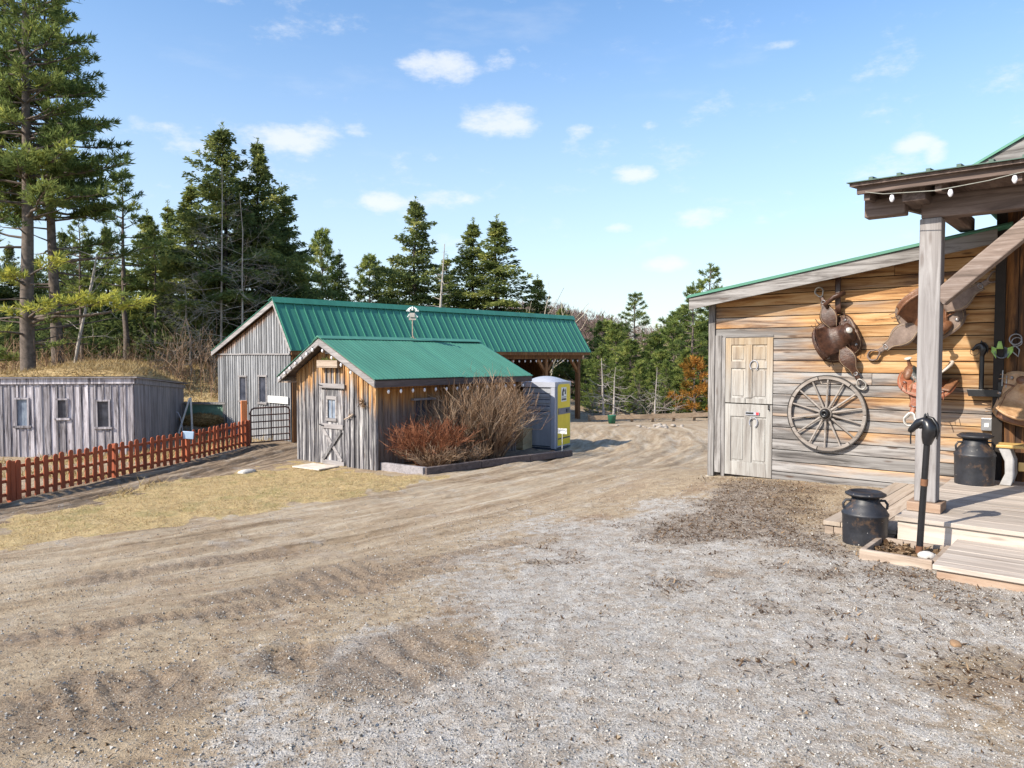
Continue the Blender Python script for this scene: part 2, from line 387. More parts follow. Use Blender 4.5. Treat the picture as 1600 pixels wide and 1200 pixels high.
M_PLANTER = wood('weathered planter boards', 'x', [(.25,(0.156,0.109,0.078)),(.5,(0.328,0.257,0.203)),(.75,(0.429,0.359,0.296))], tv=.3)
M_FENCE = wood('red brown stained pickets', 'z', [(.25,(0.209,0.048,0.019)),(.5,(0.324,0.077,0.029)),(.8,(0.399,0.115,0.048))], tv=.7, rough=.75)
M_ORANGE = wood('orange stained post', 'z', [(.25,(.38,.12,.04)),(.6,(.52,.19,.07)),(.8,(.58,.25,.10))], tv=.2)
M_BENCHY = wood('yellow varnished planks', 'x', [(.25,(.36,.21,.06)),(.55,(.52,.34,.12)),(.8,(.60,.42,.18))], tv=.3, rough=.5)
M_BENCHG = plain('grey painted bench legs', (.34,.33,.33), .6)
M_DOORW = None
def door_mask(g, x, z, nz, t):
    v = g.math('ADD', z, g.math('MULTIPLY', g.math('SUBTRACT', nz, .5), 1.3)); return g.math('MULTIPLY', g.smooth(v, 1.2, 2.3), .8)
M_DOOR = wood('peeling pale door', 'z', [(.27,(0.099,0.084,0.075)),(.42,(0.244,0.226,0.209)),(.55,(0.336,0.325,0.307)),(.8,(0.394,0.383,0.365))], [(.3,(0.174,0.099,0.041)),(.5,(0.325,0.220,0.110)),(.8,(0.394,0.319,0.209))], door_mask, .7, .8, .15)
M_RAIL = wood('tan far rails', 'x', [(.25,(.15,.10,.06)),(.6,(.34,.25,.17)),(.8,(.42,.33,.24))], tv=.3)
M_TIMB = wood('grey landscape timber', 'y', [(.25,(.13,.115,.12)),(.5,(.25,.23,.24)),(.8,(.36,.34,.35))], tv=.2)
M_TIMBD = wood('dark landscape timber', 'y', [(.25,(.05,.036,.034)),(.5,(.11,.085,.08)),(.8,(.18,.145,.135))], tv=.2)
M_WHITEW = plain('worn white paint', (.66,.66,.64), .6, var=.12)
M_WHITE = plain('clean white', (.78,.78,.76), .5, var=.05)
M_DARK = plain('dark void boards', (.02,.015,.012), .9)
M_SOIL = plain('dark mulch soil', (.06,.042,.03), .95, var=.6, scale=25, bump=.6)
M_CONC = plain('pale concrete block', (.42,.38,.32), .9, scale=14, bump=.3)
def metal_roof(name, col, rough):
    g = G(name); o = g.obj(); nz = g.noise(g.mapv(o,(.5,3.0,.5)), 1.0, 5, .65); n2 = g.noise(o, 40, 3)
    c = g.ramp(g.math('ADD', g.math('MULTIPLY', nz, .8), g.math('MULTIPLY', n2, .2)), [(.3, tuple(v*.78+.004 for v in col)), (.7, tuple(v*1.18+.006 for v in col))])
    g.set(g.b.inputs['Specular IOR Level'], .45)
    return g.out(c, rough)
M_ROOFB = metal_roof('deep green barn roofing', (.045,.20,.135), .36)
M_ROOFS = metal_roof('faded green shed roofing', (.058,.205,.14), .5)
M_ROOFP = metal_roof('dark aged porch roofing', (.05,.10,.075), .55)
M_ROOFW = metal_roof('green wing roofing', (.06,.20,.135), .5)
g = G('window glass'); M_GLASS = g.out(g.ramp(g.noise(g.obj(), 3, 2), [(.3,(.02,.024,.035)),(.7,(.08,.085,.11))]), .07)
g = G('pale blue window glass'); M_GLASSB = g.out(g.ramp(g.noise(g.mapv(g.obj(),(4,4,1.5)), 2, 3), [(.3,(.10,.13,.19)),(.7,(.30,.35,.42))]), .2)  # paler blue-grey pane colour, mottled by upright noise
M_IRON = plain('black iron paint', (.012,.012,.014), .32, .0, .3, 20)
M_STEEL = plain('grey steel', (.30,.30,.31), .4, .7)
M_GATE = plain('rusty gate tube', (.11,.055,.042), .6, .2, .4, 12)
M_WIRE = plain('light string wire', (.25,.25,.22), .6)
M_WIRED = plain('dark string wire', (.02,.02,.02), .6)
g = G('milky bulb glass'); M_BULB = g.out((.82,.80,.84,1), .25)
M_BULBS = plain('bulb socket', (.03,.03,.03), .6)
g = G('grey toilet plastic'); 
M_PLAST = g.out(g.ramp(g.noise(g.mapv(g.obj(),(3,3,1)), 1.6, 5), [(.3,(.25,.26,.285)),(.7,(.37,.38,.41))]), .42)
M_PLASTL = plain('pale grey toilet plastic', (.36,.375,.43), .4, var=.08)
M_PLASTD = plain('groove plastic', (.04,.05,.075), .5)
M_YELLOW = plain('mustard door plastic', (.80,.60,.016), .38, var=.08, scale=4)
M_BAND = plain('slate handle band', (.12,.13,.19), .45)
M_INK = plain('black print', (.012,.014,.014), .5)
M_CARD = plain('white card', (.80,.80,.78), .6, var=.03)
M_BLUE = plain('pale blue card', (.42,.55,.70), .5, var=.05)
def leather(name, a, b, rough=.42):
    g = G(name); o = g.obj(); t = g.attr('tint')
    c = g.ramp(g.noise(o, 11, 7, .72), [(.32, a), (.68, b)])
    g.bump(g.math('ADD', g.math('MULTIPLY', g.noise(o, 90, 3), .2), g.noise(g.mapv(o,(6,14,9)), 2.2, 5, .65, .8)), .45, .018); return g.out(c, rough)
M_LEA = leather('dark brown leather', (.020,.009,.006), (.095,.042,.025))
M_LEAM = leather('mid brown leather', (.10,.04,.02), (.24,.11,.055))
M_LEAR = leather('red brown leather', (.19,.055,.028), (.33,.12,.06))
M_LEAT = leather('tan saddle leather', (.30,.16,.075), (.48,.30,.16))
M_LEAG = leather('grey brown suede', (.12,.085,.07), (.24,.18,.15), .75)
M_LEAB = leather('black leather', (.010,.012,.012), (.035,.04,.038), .35)
M_HIDE = leather('pale rawhide', (.48,.42,.36), (.62,.56,.50), .5)
g = G('black enamel can'); o = g.obj(); nz = g.noise(o, 7, 6, .7)
col = g.ramp(g.noise(o, 5, 5, .7), [(.3,(.010,.011,.015)),(.7,(.030,.032,.040))])
col = g.mix(g.smooth(g.math('ADD', nz, g.math('MULTIPLY', g.noise(g.mapv(o,(9,9,2)), 1, 4),   .25)), .66, .82), col, (.10,.062,.040,1))
col = g.mix(g.smooth(g.noise(o, 34, 3, .6), .70, .74), col, (.55,.52,.48,1))
g.bump(nz, .2, .01); M_CAN = g.out(col, g.math('ADD', .3, g.math('MULTIPLY', nz, .4)))
M_CANB = plain('rusty can foot', (.17,.075,.035), .8, .0, .4, 9)
M_WHEEL = wood('grey wheel wood', 'x', [(.25,(0.109,0.086,0.070)),(.5,(0.257,0.226,0.203)),(.8,(0.374,0.343,0.320))], tv=.4, scale=.7)
M_TYRE = plain('rusted iron tyre', (.055,.05,.048), .6, .5, .4)
M_BARK = plain('grey brown bark', (.12,.095,.08), .95, var=.5, scale=6, bump=.5)
M_BARKD = plain('dark bark', (.055,.043,.036), .95, var=.5, scale=6, bump=.5)
M_SNAG = plain('bleached dead wood', (.36,.325,.295), .9, var=.3, scale=5)
M_TWIGB = plain('brown grey brush twigs', (.20,.165,.135), .9, var=.4, scale=3)
M_TWIGG = plain('grey bare twigs', (.36,.31,.265), .9, var=.4, scale=3)
F_SPR = foliage('dark spruce needles', [(0,(0.046,0.068,0.032)),(.4,(0.146,0.187,0.061)),(.75,(0.318,0.347,0.102)),(1,(0.553,0.532,0.170))])
F_HEM = foliage('deep green hemlock needles', [(0,(0.037,0.056,0.026)),(.45,(0.138,0.176,0.064)),(.8,(0.286,0.314,0.098)),(1,(0.485,0.455,0.156))])
F_PINE = foliage('pine needles', [(0,(0.044,0.070,0.028)),(.4,(0.127,0.176,0.060)),(.7,(0.234,0.280,0.091)),(.88,(0.337,0.371,0.111)),(.93,(0.428,0.441,0.091)),(1,(0.519,0.506,0.111))])
F_PINB = foliage('bright pine needles', [(0,(0.047,0.081,0.029)),(.4,(0.149,0.207,0.063)),(.75,(0.296,0.348,0.105)),(1,(0.506,0.506,0.159))])
F_GOLD = foliage('dying orange needles', [(0,(.06,.08,.02)),(.3,(.20,.13,.03)),(.6,(.42,.20,.045)),(1,(.55,.30,.09))])
F_RED = foliage('red brown twigs', [(0,(.10,.036,.020)),(.5,(.235,.092,.050)),(1,(.36,.17,.10))], .1)
F_TAN = foliage('tan twigs', [(0,(.13,.078,.046)),(.5,(.30,.195,.125)),(1,(.46,.34,.24))], .1)
F_STRAW = foliage('dry straw', [(0,(.16,.105,.045)),(.5,(.41,.30,.145)),(.85,(.57,.45,.25)),(1,(.19,.20,.07))], .2)
F_LEAF = foliage('dead leaf litter', [(0,(.045,.026,.016)),(.5,(.12,.075,.045)),(1,(.30,.21,.13))], .1)
F_STONE = foliage('crushed stone', [(0,(.07,.065,.06)),(.35,(.26,.245,.225)),(.8,(.42,.40,.37)),(1,(.52,.50,.47))], 0)
F_BRUSHW = foliage('far bare woods', [(0,(0.062,0.045,0.040)),(.5,(0.200,0.144,0.125)),(1,(0.325,0.250,0.219))], .2)

# ground material
g = G('yard ground'); o = g.obj()
aL, aT, aG = g.attr('lawn'), g.attr('litter'), g.attr('gravel')
nf = g.noise(o, 60, 4, .7); nm = g.noise(o, 9, 5, .7); nb = g.noise(o, 1.3, 5, .65); nff = g.noise(o, 170, 2, .6)
mud = g.ramp(g.math('ADD', g.math('MULTIPLY', nm, .6), g.math('MULTIPLY', nf, .4)), [(.32,(.15,.102,.058)),(.5,(.36,.272,.175)),(.68,(.50,.41,.29))])
wet = g.ramp(nm, [(.3,(.16,.105,.06)),(.6,(.31,.215,.135)),(.75,(.36,.27,.18))])
mud = g.mix(g.smooth(nb, .46, .68), mud, wet)
stv = g.n('CombineXYZ', None, X=g.math('MULTIPLY', g.attr('lat'), 3.2), Y=g.math('MULTIPLY', g.attr('alo'), .38), Z=0.0).outputs[0]
stn = g.noise(stv, 1.0, 6, .72, .3)
streak = g.ramp(stn, [(.34,(.10,.062,.030)),(.43,(.27,.19,.112)),(.54,(.42,.335,.235)),(.66,(.57,.50,.40))])
mud = g.mix(g.math('MULTIPLY', g.attr('band'), .9), mud, g.mix(.35, streak, mud))
trn = g.noise(g.n('CombineXYZ', None, X=g.math('MULTIPLY', g.attr('lat'), 5.5), Y=g.math('MULTIPLY', g.attr('alo'), .55), Z=3.0).outputs[0], 1.0, 6, .7, .6)
mud = g.mix(g.math('MULTIPLY', g.attr('track'), .85), mud, g.ramp(trn, [(.38,(.045,.027,.014)),(.47,(.15,.098,.058)),(.55,(.26,.185,.118)),(.66,(.42,.345,.26))]))
gra = g.ramp(g.math('ADD', g.math('MULTIPLY', nf, .55), g.math('MULTIPLY', nff, .45)), [(.34,(.15,.14,.13)),(.45,(.38,.365,.35)),(.56,(.54,.53,.52)),(.68,(.68,.67,.66))])
gra = g.mix(g.math('MULTIPLY', g.smooth(nm, .58, .40), .55), gra, (.27,.215,.165,1))
gra = g.mix(g.math('MULTIPLY', g.smooth(g.noise(o, 2.6, 6, .7), .47, .66), .40), gra, (.25,.195,.14,1))
gra = g.mix(g.math('MULTIPLY', g.smooth(g.noise(o, 5.5, 6, .75), .50, .70), .45), gra, (.19,.14,.095,1))
gra = g.mix(1.0, gra, (1.0,.965,.915,1), 'MULTIPLY')
fG = g.smooth(g.math('ADD', aG, g.math('ADD', g.math('MULTIPLY', g.math('SUBTRACT', nm, .5), 1.5), g.math('MULTIPLY', g.math('SUBTRACT', nb, .5), 1.2))), .25, .95)
dust = g.math('MULTIPLY', g.smooth(g.noise(o, 2.1, 5, .7), .52, .72), .5)
col = g.mix(g.math('MAXIMUM', fG, dust), mud, gra)
col = g.mix(g.math('MULTIPLY', g.smooth(g.math('ADD', g.attr('damp'), g.math('MULTIPLY', g.math('SUBTRACT', nm, .5), 1.2)), .15, .85), .80), col, g.ramp(nf, [(.35,(.10,.066,.040)),(.5,(.21,.15,.10)),(.65,(.33,.26,.185))]))
straw = g.ramp(g.math('ADD', g.math('MULTIPLY', g.noise(g.mapv(o,(30,45,30)), 1.0, 5, .7), .6), g.math('MULTIPLY', g.noise(o, 3.1, 5, .7), .4)), [(.34,(.17,.105,.045)),(.48,(.42,.30,.14)),(.62,(.57,.435,.225))])
straw = g.mix(g.math('MULTIPLY', g.smooth(g.noise(o, 1.7, 4, .65), .52, .66), .55), straw, (.24,.22,.075,1))
fL = g.smooth(g.math('ADD', aL, g.math('MULTIPLY', g.math('SUBTRACT', nf, .5), .9)), .38, .62)
col = g.mix(fL, col, straw)
lit = g.ramp(nf, [(.3,(.055,.034,.022)),(.5,(.14,.09,.055)),(.7,(.30,.22,.14))])
fT = g.smooth(g.math('ADD', aT, g.math('MULTIPLY', g.math('SUBTRACT', nm, .5), 2.0)), .38, 1.0)
col = g.mix(g.math('MULTIPLY', fT, .9), col, lit)
g.bump(g.math('ADD', g.math('MULTIPLY', nf, .7), g.math('MULTIPLY', nm, .8)), .9, .035)
M_GROUND = g.out(col, .95)

# ================================================================== GROUND
def axis_pts(lo, hi, step, far_lo, far_hi):
    a = list(np.arange(lo, hi+1e-6, step)); d = step
    while a[-1] < far_hi-1e-6: d = min(d*1.22, 25); a.append(a[-1]+d)
    d = step; b = [a[0]]
    while b[-1] > far_lo+1e-6: d = min(d*1.22, 25); b.append(b[-1]-d)
    return np.array(b[:0:-1]+a)
xs = np.r_[axis_pts(-10.6, -6.03, .065, -620, -6.03)[:-1], np.arange(-6, 4.5, .034), axis_pts(4.53, 6.2, .065, 4.53, 620)]
xs = np.unique(np.round(xs, 4))
ys = np.unique(np.round(np.r_[axis_pts(2.3, 2.35, .05, -60, 2.35), np.arange(2.4, 5.5, .026), np.arange(5.52, 9, .036), axis_pts(9.03, 21.5, .06, 9.03, 900)], 4))
X, Y = np.meshgrid(xs, ys); Xf, Yf = X.ravel(), Y.ravel()
Z = gz_full(Xf, Yf); zl, zt, zg = zones(Xf, Yf)
nx, ny = len(xs), len(ys)
me = bpy.data.meshes.new('ground')
me.vertices.add(nx*ny); me.vertices.foreach_set('co', np.c_[Xf,Yf,Z].astype(np.float32).ravel())
ii = (np.arange(ny-1)[:,None]*nx+np.arange(nx-1)[None,:]).ravel()
q = np.c_[ii, ii+1, ii+nx+1, ii+nx].astype(np.int32)
me.loops.add(q.size); me.loops.foreach_set('vertex_index', q.ravel())
me.polygons.add(len(q)); me.polygons.foreach_set('loop_start', np.arange(0,q.size,4,dtype=np.int32)); me.polygons.foreach_set('loop_total', np.full(len(q),4,np.int32))
me.polygons.foreach_set('use_smooth', np.ones(len(q), bool))
dd1, ss1, al1 = pdist(Xf, Yf, DRIVE); dd2, ss2, al2 = pdist(Xf, Yf, TRACK); on2 = sst(2.2,1.4,dd2)
for nme, val in (('lawn',zl),('litter',zt),('gravel',zg),('lat',np.where(dd2 < 1.8, ss2, ss1)),('alo',np.where(dd2 < 1.8, al2, al1)),('band',np.maximum(sst(4.6,2.0,dd1),on2)),('track',on2),('damp',damp(Xf,Yf))): me.attributes.new(nme,'FLOAT','POINT').data.foreach_set('value', val.astype(np.float32))
me.materials.append(M_GROUND); me.update(calc_edges=True)
tag(bpy.data.objects.new('ground', me), 'rutted muddy yard with gravel, straw lawn and leaf litter', kind='structure'); COL.objects.link(bpy.data.objects['ground'])

def scatter_blades(n, box, keep, L, W, tilt, rng, flat=.0):
    """little leaning blades standing on the terrain where keep(x,y) says"""
    x = rng.uniform(box[0], box[1], n); y = rng.uniform(box[2], box[3], n); m = keep(x, y); x, y = x[m], y[m]; n = len(x)
    z = gz_full(x, y); az = rng.uniform(0, 2*PI, n); ti = np.abs(rng.normal(tilt, .25, n)); l = L*rng.uniform(.5, 1.5, n)
    d = np.c_[np.cos(az)*np.sin(ti), np.sin(az)*np.sin(ti), np.abs(np.cos(ti))]*l[:,None]; s = np.c_[-np.sin(az), np.cos(az), np.zeros(n)]*(W*rng.uniform(.6,1.4,n))[:,None]
    p = np.c_[x, y, z+.002+flat]
    V = np.stack([p-s*.5, p+s*.5, p+d*.6+s*.35, p+d], 1).reshape(-1,3)
    return V, n
rng = np.random.default_rng(3)
V, n = scatter_blades(120000, (-9.8,2.6,9,22), lambda x,y: zones(x,y)[0] > rng.uniform(.25,1.0,len(x)), .045, .008, 1.2, rng)
tag(quadmesh('dry_grass', V, np.clip(rng.normal(.55,.2,n)+.45*(fbm(V[::4,0]*1.3,V[::4,1]*1.3,3,90) > .6)*(rng.random(n) < .35),0,1), F_STRAW), 'matted dry straw coloured grass on the lawn strip', 'grass', kind='stuff')
V, n = scatter_blades(70000, (-26,-7.5,14,42), lambda x,y: (zones(x,y)[0] > .4) & (np.abs((x+11.2)*.985+(y-21.6)*.17+2) > -1), .22, .022, .95, rng)
tag(quadmesh('bank_grass', V, np.clip(rng.normal(.5,.22,n),0,.9), F_STRAW), 'long dead grass on the bank between hut and barn', 'grass', kind='stuff')
V, n = scatter_blades(42000, (-1,6.2,3,12), lambda x,y: (zones(x,y)[1] > rng.uniform(.25,1.0,len(x))), .040, .013, 1.35, rng, .003)
tag(quadmesh('leaf_litter', V, rng.random(n)**1.3, F_LEAF), 'brown leaf litter and wood chips on the gravel', 'leaf litter', kind='stuff')
V, n = scatter_blades(26000, (-5,5.5,2.6,11), lambda x,y: rng.random(len(x)) < .30+.5*zones(x,y)[1], .026, .008, 1.4, rng, .004)
tag(quadmesh('loose_bits', V, rng.random(n)**1.6*.7, F_LEAF), 'loose dark twigs and leaf scraps strewn over the yard', 'leaf litter', kind='stuff')
# crushed stone: small random octahedra
n = 170000
yy = 2.2+8.5*rng.random(n)**1.6; xx = rng.uniform(-.78,.78,n)*yy
keep = zones(xx,yy)[2]*.62*(.35+1.1*fbm(xx*1.6,yy*1.6,3,66))+.10 > rng.random(n); xx, yy = xx[keep], yy[keep]; n = len(xx)
r = rng.uniform(.0022,.0062,n)*(1+1.0*(rng.random(n) < .05)); zz = gz_full(xx,yy)+r*.25
mudn = 9000; ym = 2.3+11*rng.random(mudn)**1.4; xm = rng.uniform(-.8,.5,mudn)*ym; km = (zones(xm,ym)[2] < .6)&(zones(xm,ym)[0] < .2)&(fbm(xm*1.3,ym*1.3,3,68) > .47); xm, ym = xm[km], ym[km]
rm_ = rng.uniform(.003,.011,len(xm)); ns = n; P = np.r_[np.c_[xx,yy,zz], np.c_[xm,ym,gz_full(xm,ym)+rm_*.3]]; r = np.r_[r, rm_]; n = len(P)
def axis_r(): 
    a = rng.normal(size=(n,3)); a /= np.linalg.norm(a,axis=1)[:,None]; return a
a1 = axis_r(); a2 = np.cross(a1, axis_r()); a2 /= np.linalg.norm(a2,axis=1)[:,None]; a3 = np.cross(a1,a2)
s1, s2, s3 = [ (r*rng.uniform(.6,1.3,n))[:,None] for _ in range(3)]
o6 = [P+a1*s1, P-a1*s1, P+a2*s2, P-a2*s2, P+a3*s3, P-a3*s3]
tri = [(0,2,4),(2,1,4),(1,3,4),(3,0,4),(2,0,5),(1,2,5),(3,1,5),(0,3,5)]
V = np.stack([np.stack([o6[a],o6[b],o6[c]],1) for a,b,c in tri],1).reshape(-1,3)
V = V.reshape(8,n,3,3)
tag(quadmesh('mud_clods', V[:,ns:].reshape(-1,3), np.tile(rng.random(n-ns)**1.5*.8,8), foliage('mud clods', [(0,(.06,.04,.024)),(.5,(.22,.16,.105)),(1,(.38,.30,.21))], 0), k=3), 'crumbs of dried brown mud lying along the drive', 'mud clods', kind='stuff')
V = V[:,:ns].reshape(-1,3); n = ns
tag(quadmesh('gravel_stones', V, np.tile(rng.random(n),8), F_STONE, k=3), 'loose crushed grey stone scattered over the yard', 'gravel', kind='stuff')

# ================================================================== PLANK WING (right building)
WF = Frame((3.162,10.8,-.06), math.atan2(-.647,.763))
W = thing('plank_shed', 'low lean-to plank building with saddles and a wagon wheel on its siding', 'building', WF.o, WF.a)
fa0, fa1 = WF.hit(1078,463,-.3), WF.hit(1557,354,-.3)
top_half = line_half((fa0.x,fa0.z-.12),(fa1.x,fa1.z-.12))
mb = MB(); z = -.03; k = 0
heights = [.165,.155,.16,.15,.165,.15,.155,.16,.15,.16,.155,.15,.165,.15,.16,.155,.16,.15,.165,.16,.15,.16]
for h in heights:
    warp = random.uniform(-.003,.003)
    x0 = .705 if z < 1.98 else -.160
    if z < 1.98 < z+h: board(mb, .705, 3.345, z, z+h-.010, -.022+warp, .0, [top_half]); z += h; continue
    cut = random.choice([None, random.uniform(1.2,2.8)])
    segs = [(x0,3.345)] if cut is None or z < .3 else [(x0,cut-.002),(cut+.002,3.345)]
    for a, b in segs: board(mb, a, b, z, z+h-.010, -.022+warp, .0, [top_half])
    z += h
mb.build('siding', M_SIDING, W, bevel=.004)
mb = MB(); mb.prism([p for p in clip([(-.25,-.02),(3.34,-.02),(3.34,3.4),(-.25,3.4)], *top_half)], .001, .12, .5)
for side in (-.25,): mb.box((-.25,.121,-.02),(-.16,3.6,2.42))
mb.box((-.16,3.5,-.02),(3.34,3.6,2.9)); mb.build('wall', M_DARK, W)
mb = MB()
for i in range(24): mb.box((-.272,.03+i*.15,-.02),(-.252,.03+i*.15+.144,2.42))
mb.build('side_wall', M_GREYZ, W)
mb = MB(); mb.box((-.262,-.05,-.03),(-.165,.028,2.52)); mb.box((-.158,-.042,.03),(-.06,-.002,2.06)); mb.box((-.055,-.038,-.02),(-.004,-.002,2.03))
mb.build('corner_board', M_GREYZ, W, bevel=.004)
mb = MB()
rs = (fa1.z-fa0.z)/(fa1.x-fa0.x)
def rz_(x, dz=0): return fa0.z+rs*(x-fa0.x)+dz
mb.prism([(fa0.x,rz_(fa0.x,-.20)),(3.36,rz_(3.36,-.19)),(3.36,rz_(3.36,-.03)),(fa0.x,rz_(fa0.x,-.03))], -.33, -.29, .45)
fas = mb.build('fascia', M_GREYX, W, bevel=.003)
mb = MB(); mb.prism([(fa0.x-.04,rz_(fa0.x,-.03)),(3.5,rz_(3.5,-.03)),(3.5,rz_(3.5,-.012)),(fa0.x-.04,rz_(fa0.x,-.012))], -.355, 3.9, .5)
for i in range(9):
    y = -.30+i*.45; mb.prism([(fa0.x-.04,rz_(fa0.x,-.012)),(3.5,rz_(3.5,-.012)),(3.5,rz_(3.5,.016)),(fa0.x-.04,rz_(fa0.x,.016))], y, y+.05, .5)
roof = mb.build('roof', M_ROOFW, W)
mb = MB(); mb.prism([(fa0.x,rz_(fa0.x,-.10)),(3.34,rz_(3.34,-.10)),(3.34,rz_(3.34,-.034)),(fa0.x,rz_(fa0.x,-.034))], -.288, 3.7, .5); mb.build('soffit', M_BEAM, W)
mb = MB(); mb.box((-.30,-.07,-.22),(-.07,.12,-.035)); mb.build('foundation_block', M_CONC, W, bevel=.02); mb = MB(); mb.box((.60,-.02,-.2),(.80,.15,-.06)); mb.build('foundation_block', M_CONC, W, bevel=.02)
# door
D = MB()
D.box((0,.016,.02),(.70,.045,1.06),.4); D.box((0,.016,1.075),(.70,.045,2.02),.6)
for a, b in [((0,.0,.02),(.085,.016,1.06)),((.615,.0,.02),(.70,.016,1.06)),((.29,.0,.22),(.40,.016,.88)),((.085,.0,.02),(.615,.016,.22)),((.085,.0,.88),(.615,.016,1.06)),
             ((0,.0,1.075),(.085,.016,2.02)),((.615,.0,1.075),(.70,.016,2.02)),((.085,.0,1.92),(.615,.016,2.02)),((.30,.0,1.155),(.40,.016,1.92)),((.085,.0,1.075),(.30,.016,1.15)),((.40,.0,1.075),(.615,.016,1.15)),((.085,.0,1.58),(.30,.016,1.68)),((.40,.0,1.58),(.615,.016,1.68))]: D.box(a, b, random.uniform(.3,.7))
for (x0,x1) in ((.105,.27),(.42,.595)):
    for (z0,z1) in ((.25,.85),(1.18,1.55),(1.71,1.89)): D.box((x0,.008,z0),(x1,.016,z1), random.uniform(.3,.7))
dr = D.build('door', M_DOOR, W, bevel=.004); dr.location = (0,-.030,0)
mb = MB(); mb.tube([(.655,.0,1.0),(.655,-.03,1.0),(.655,-.03,1.08)], .008, 8); mb.build('latch', M_IRON, dr)
mb = MB(); mb.box((-.004,-.03,2.03),(.705,-.001,2.06)); mb.build('door_head', M_GREYX, W)

def on_wall(px, py, out=.03): p = WF.hit(px, py, -out); return WF.w(p.x, -out, p.z)
# horseshoes on the door
def horseshoe(px, py, label, flip, mat):
    t = MB(); pts = []
    for i in range(15):
        a = R(-55+290*i/14); pts.append((.058*math.cos(a), 0, .07*math.sin(a)+(.0)))
    if flip: pts = [(x,y,z) for x,y,z in pts]
    t.tube(pts, [.011]*15, 6, .5, True, False, .6); o = t.build('horseshoe', mat); o.location = on_wall(px, py, .045); o.rotation_euler = (0, flip, WF.a)
    return tag(o, label, 'horseshoe', 'horseshoes nailed to the plank door')
horseshoe(1178, 571, 'pale horseshoe on the upper panels of the plank building door', .08, M_PLASTL)
horseshoe(1177, 660, 'pale horseshoe on the lower half of the plank building door, tilted', .25, M_PLASTL)
t = thing('door_sign', 'tiny dark lettered strip with red square on the door mid rail', 'sign', on_wall(1176,646,.048), WF.a)
mb = MB(); mb.box((-.105,0,-.025),(.095,.006,.02)); mb.build('plate', M_PLASTL, t)
mb = MB(); mb.box((-.10,-.004,-.012),(.012,-.001,.014)); mb.build('lettering', M_INK, t)
mb = MB(); mb.box((.05,-.004,-.02),(.09,-.001,.018)); mb.build('red_mark', plain('red print',(.45,.03,.04),.5), t)

# wagon wheel
wc = WF.hit(1291,646,-.07)
t = thing('wagon_wheel', 'weathered spoked wooden wagon wheel hung on the plank siding', 'wheel', WF.w(wc.x,-.07,wc.z), WF.a)
RW = .512
def ring(mb, r0, r1, y0, y1, n=72, tint=None, a0=0, a1=2*PI):
    vs = []; full = abs(a1-a0-2*PI) < 1e-6; m = n if full else n+1
    for i in range(m):
        a = a0+(a1-a0)*i/n; c, s = math.cos(a), math.sin(a); vs += [(r0*c,y0,r0*s),(r1*c,y0,r1*s),(r1*c,y1,r1*s),(r0*c,y1,r0*s)]
    fs = []
    for i in range(n):
        j = (i+1)%m
        for k in range(4): fs.append((i*4+k, j*4+k, j*4+(k+1)%4, i*4+(k+1)%4))
    if not full: fs += [(0,1,2,3),(m*4-1,m*4-2,m*4-3,m*4-4)]
    mb.add(vs, fs, tint)
mb = MB()
for k in range(7): ring(mb, RW-.05, RW-.008, -.022, .022, 12, random.random(), 2*PI*k/7+.012, 2*PI*(k+1)/7-.012)
mb.build('rim', M_WHEEL, t, bevel=.003)
mb = MB(); ring(mb, RW-.0075, RW+.004, -.026, .026, 84, .5); mb.build('tyre', M_TYRE, t)
for k in range(14):
    a = 2*PI*(k+.42)/14; mb = MB(); c, s = math.cos(a), math.sin(a)
    mb.tube([(.07*c,-.01,.07*s),(.16*c,-.005,.16*s),(.33*c,0,.33*s),((RW-.051)*c,0,(RW-.051)*s)], [.0165,.0155,.0125,.011], 8); mb.build('spoke', M_WHEEL, t)
mb = MB(); Mx = Matrix.Rotation(PI/2, 4, 'X')
mb.lathe([(0,-.05),(.078,-.05),(.08,.02),(.066,.05),(.055,.085),(.05,.10),(.028,.10),(.024,.07),(0,.07)], 24, M=Mx); hb = mb.build('hub', M_IRON, t)
mb = MB(); mb.lathe([(.069,.03),(.085,.03),(.085,.048),(.069,.052)], 24, M=Mx); mb.build('hub_band', M_WHEEL, hb)

# ================================================================== PORCH BUILDING (main house at the right edge)
B = thing('porch_building', 'dark boarded main building with timber porch and green metal roof', 'building', WF.o, WF.a)
g0, g1 = WF.hit(1505,268,-.5), WF.hit(1600,212,-.5)
gs = (g1.z-g0.z)/(g1.x-g0.x)
def gzl(x, dz=0): return g0.z+gs*(x-g0.x)+dz
RX = 6.6
mb = MB(); x = 3.352
hv = [line_half((2.9,gzl(2.9,-.28)),(RX,gzl(RX,-.28))), line_half((RX,gzl(RX,-.28)),(10.2,gzl(RX,-.28)-gs*3.6))]
while x < 9.8:
    w_ = random.uniform(.15,.21); board(mb, x, x+w_-.006, .3, 7, -.075+random.uniform(-.004,.004), -.03, hv); x += w_
mb.build('front_wall', M_DARKLOG, B, bevel=.003)
mb = MB(); mb.box((3.352,-.029,.0),(3.42,7.5,gzl(3.35,-.3))); mb.box((9.7,-.029,.0),(9.8,7.5,3.4)); mb.box((3.43,7.4,0),(9.69,7.5,4.0)); mb.build('side_wall', M_DARKLOG, B)
mb = MB(); mb.box((3.33,-.14,.25),(3.43,-.078,gzl(3.4,-.35))); mb.build('corner_post', M_DARK, B)
mb = MB()
for sgn in (0, 1):
    a = [(3.0,gzl(3.0,-.27)),(RX,gzl(RX,-.27)),(RX,gzl(RX,-.03)),(3.0,gzl(3.0,-.03))]
    if sgn: a = [(2*RX-px,pz) for px,pz in a]
    mb.prism(a, -.54, -.49)
mb.build('rake_board', M_GREYX, B, bevel=.004)
mb = MB()
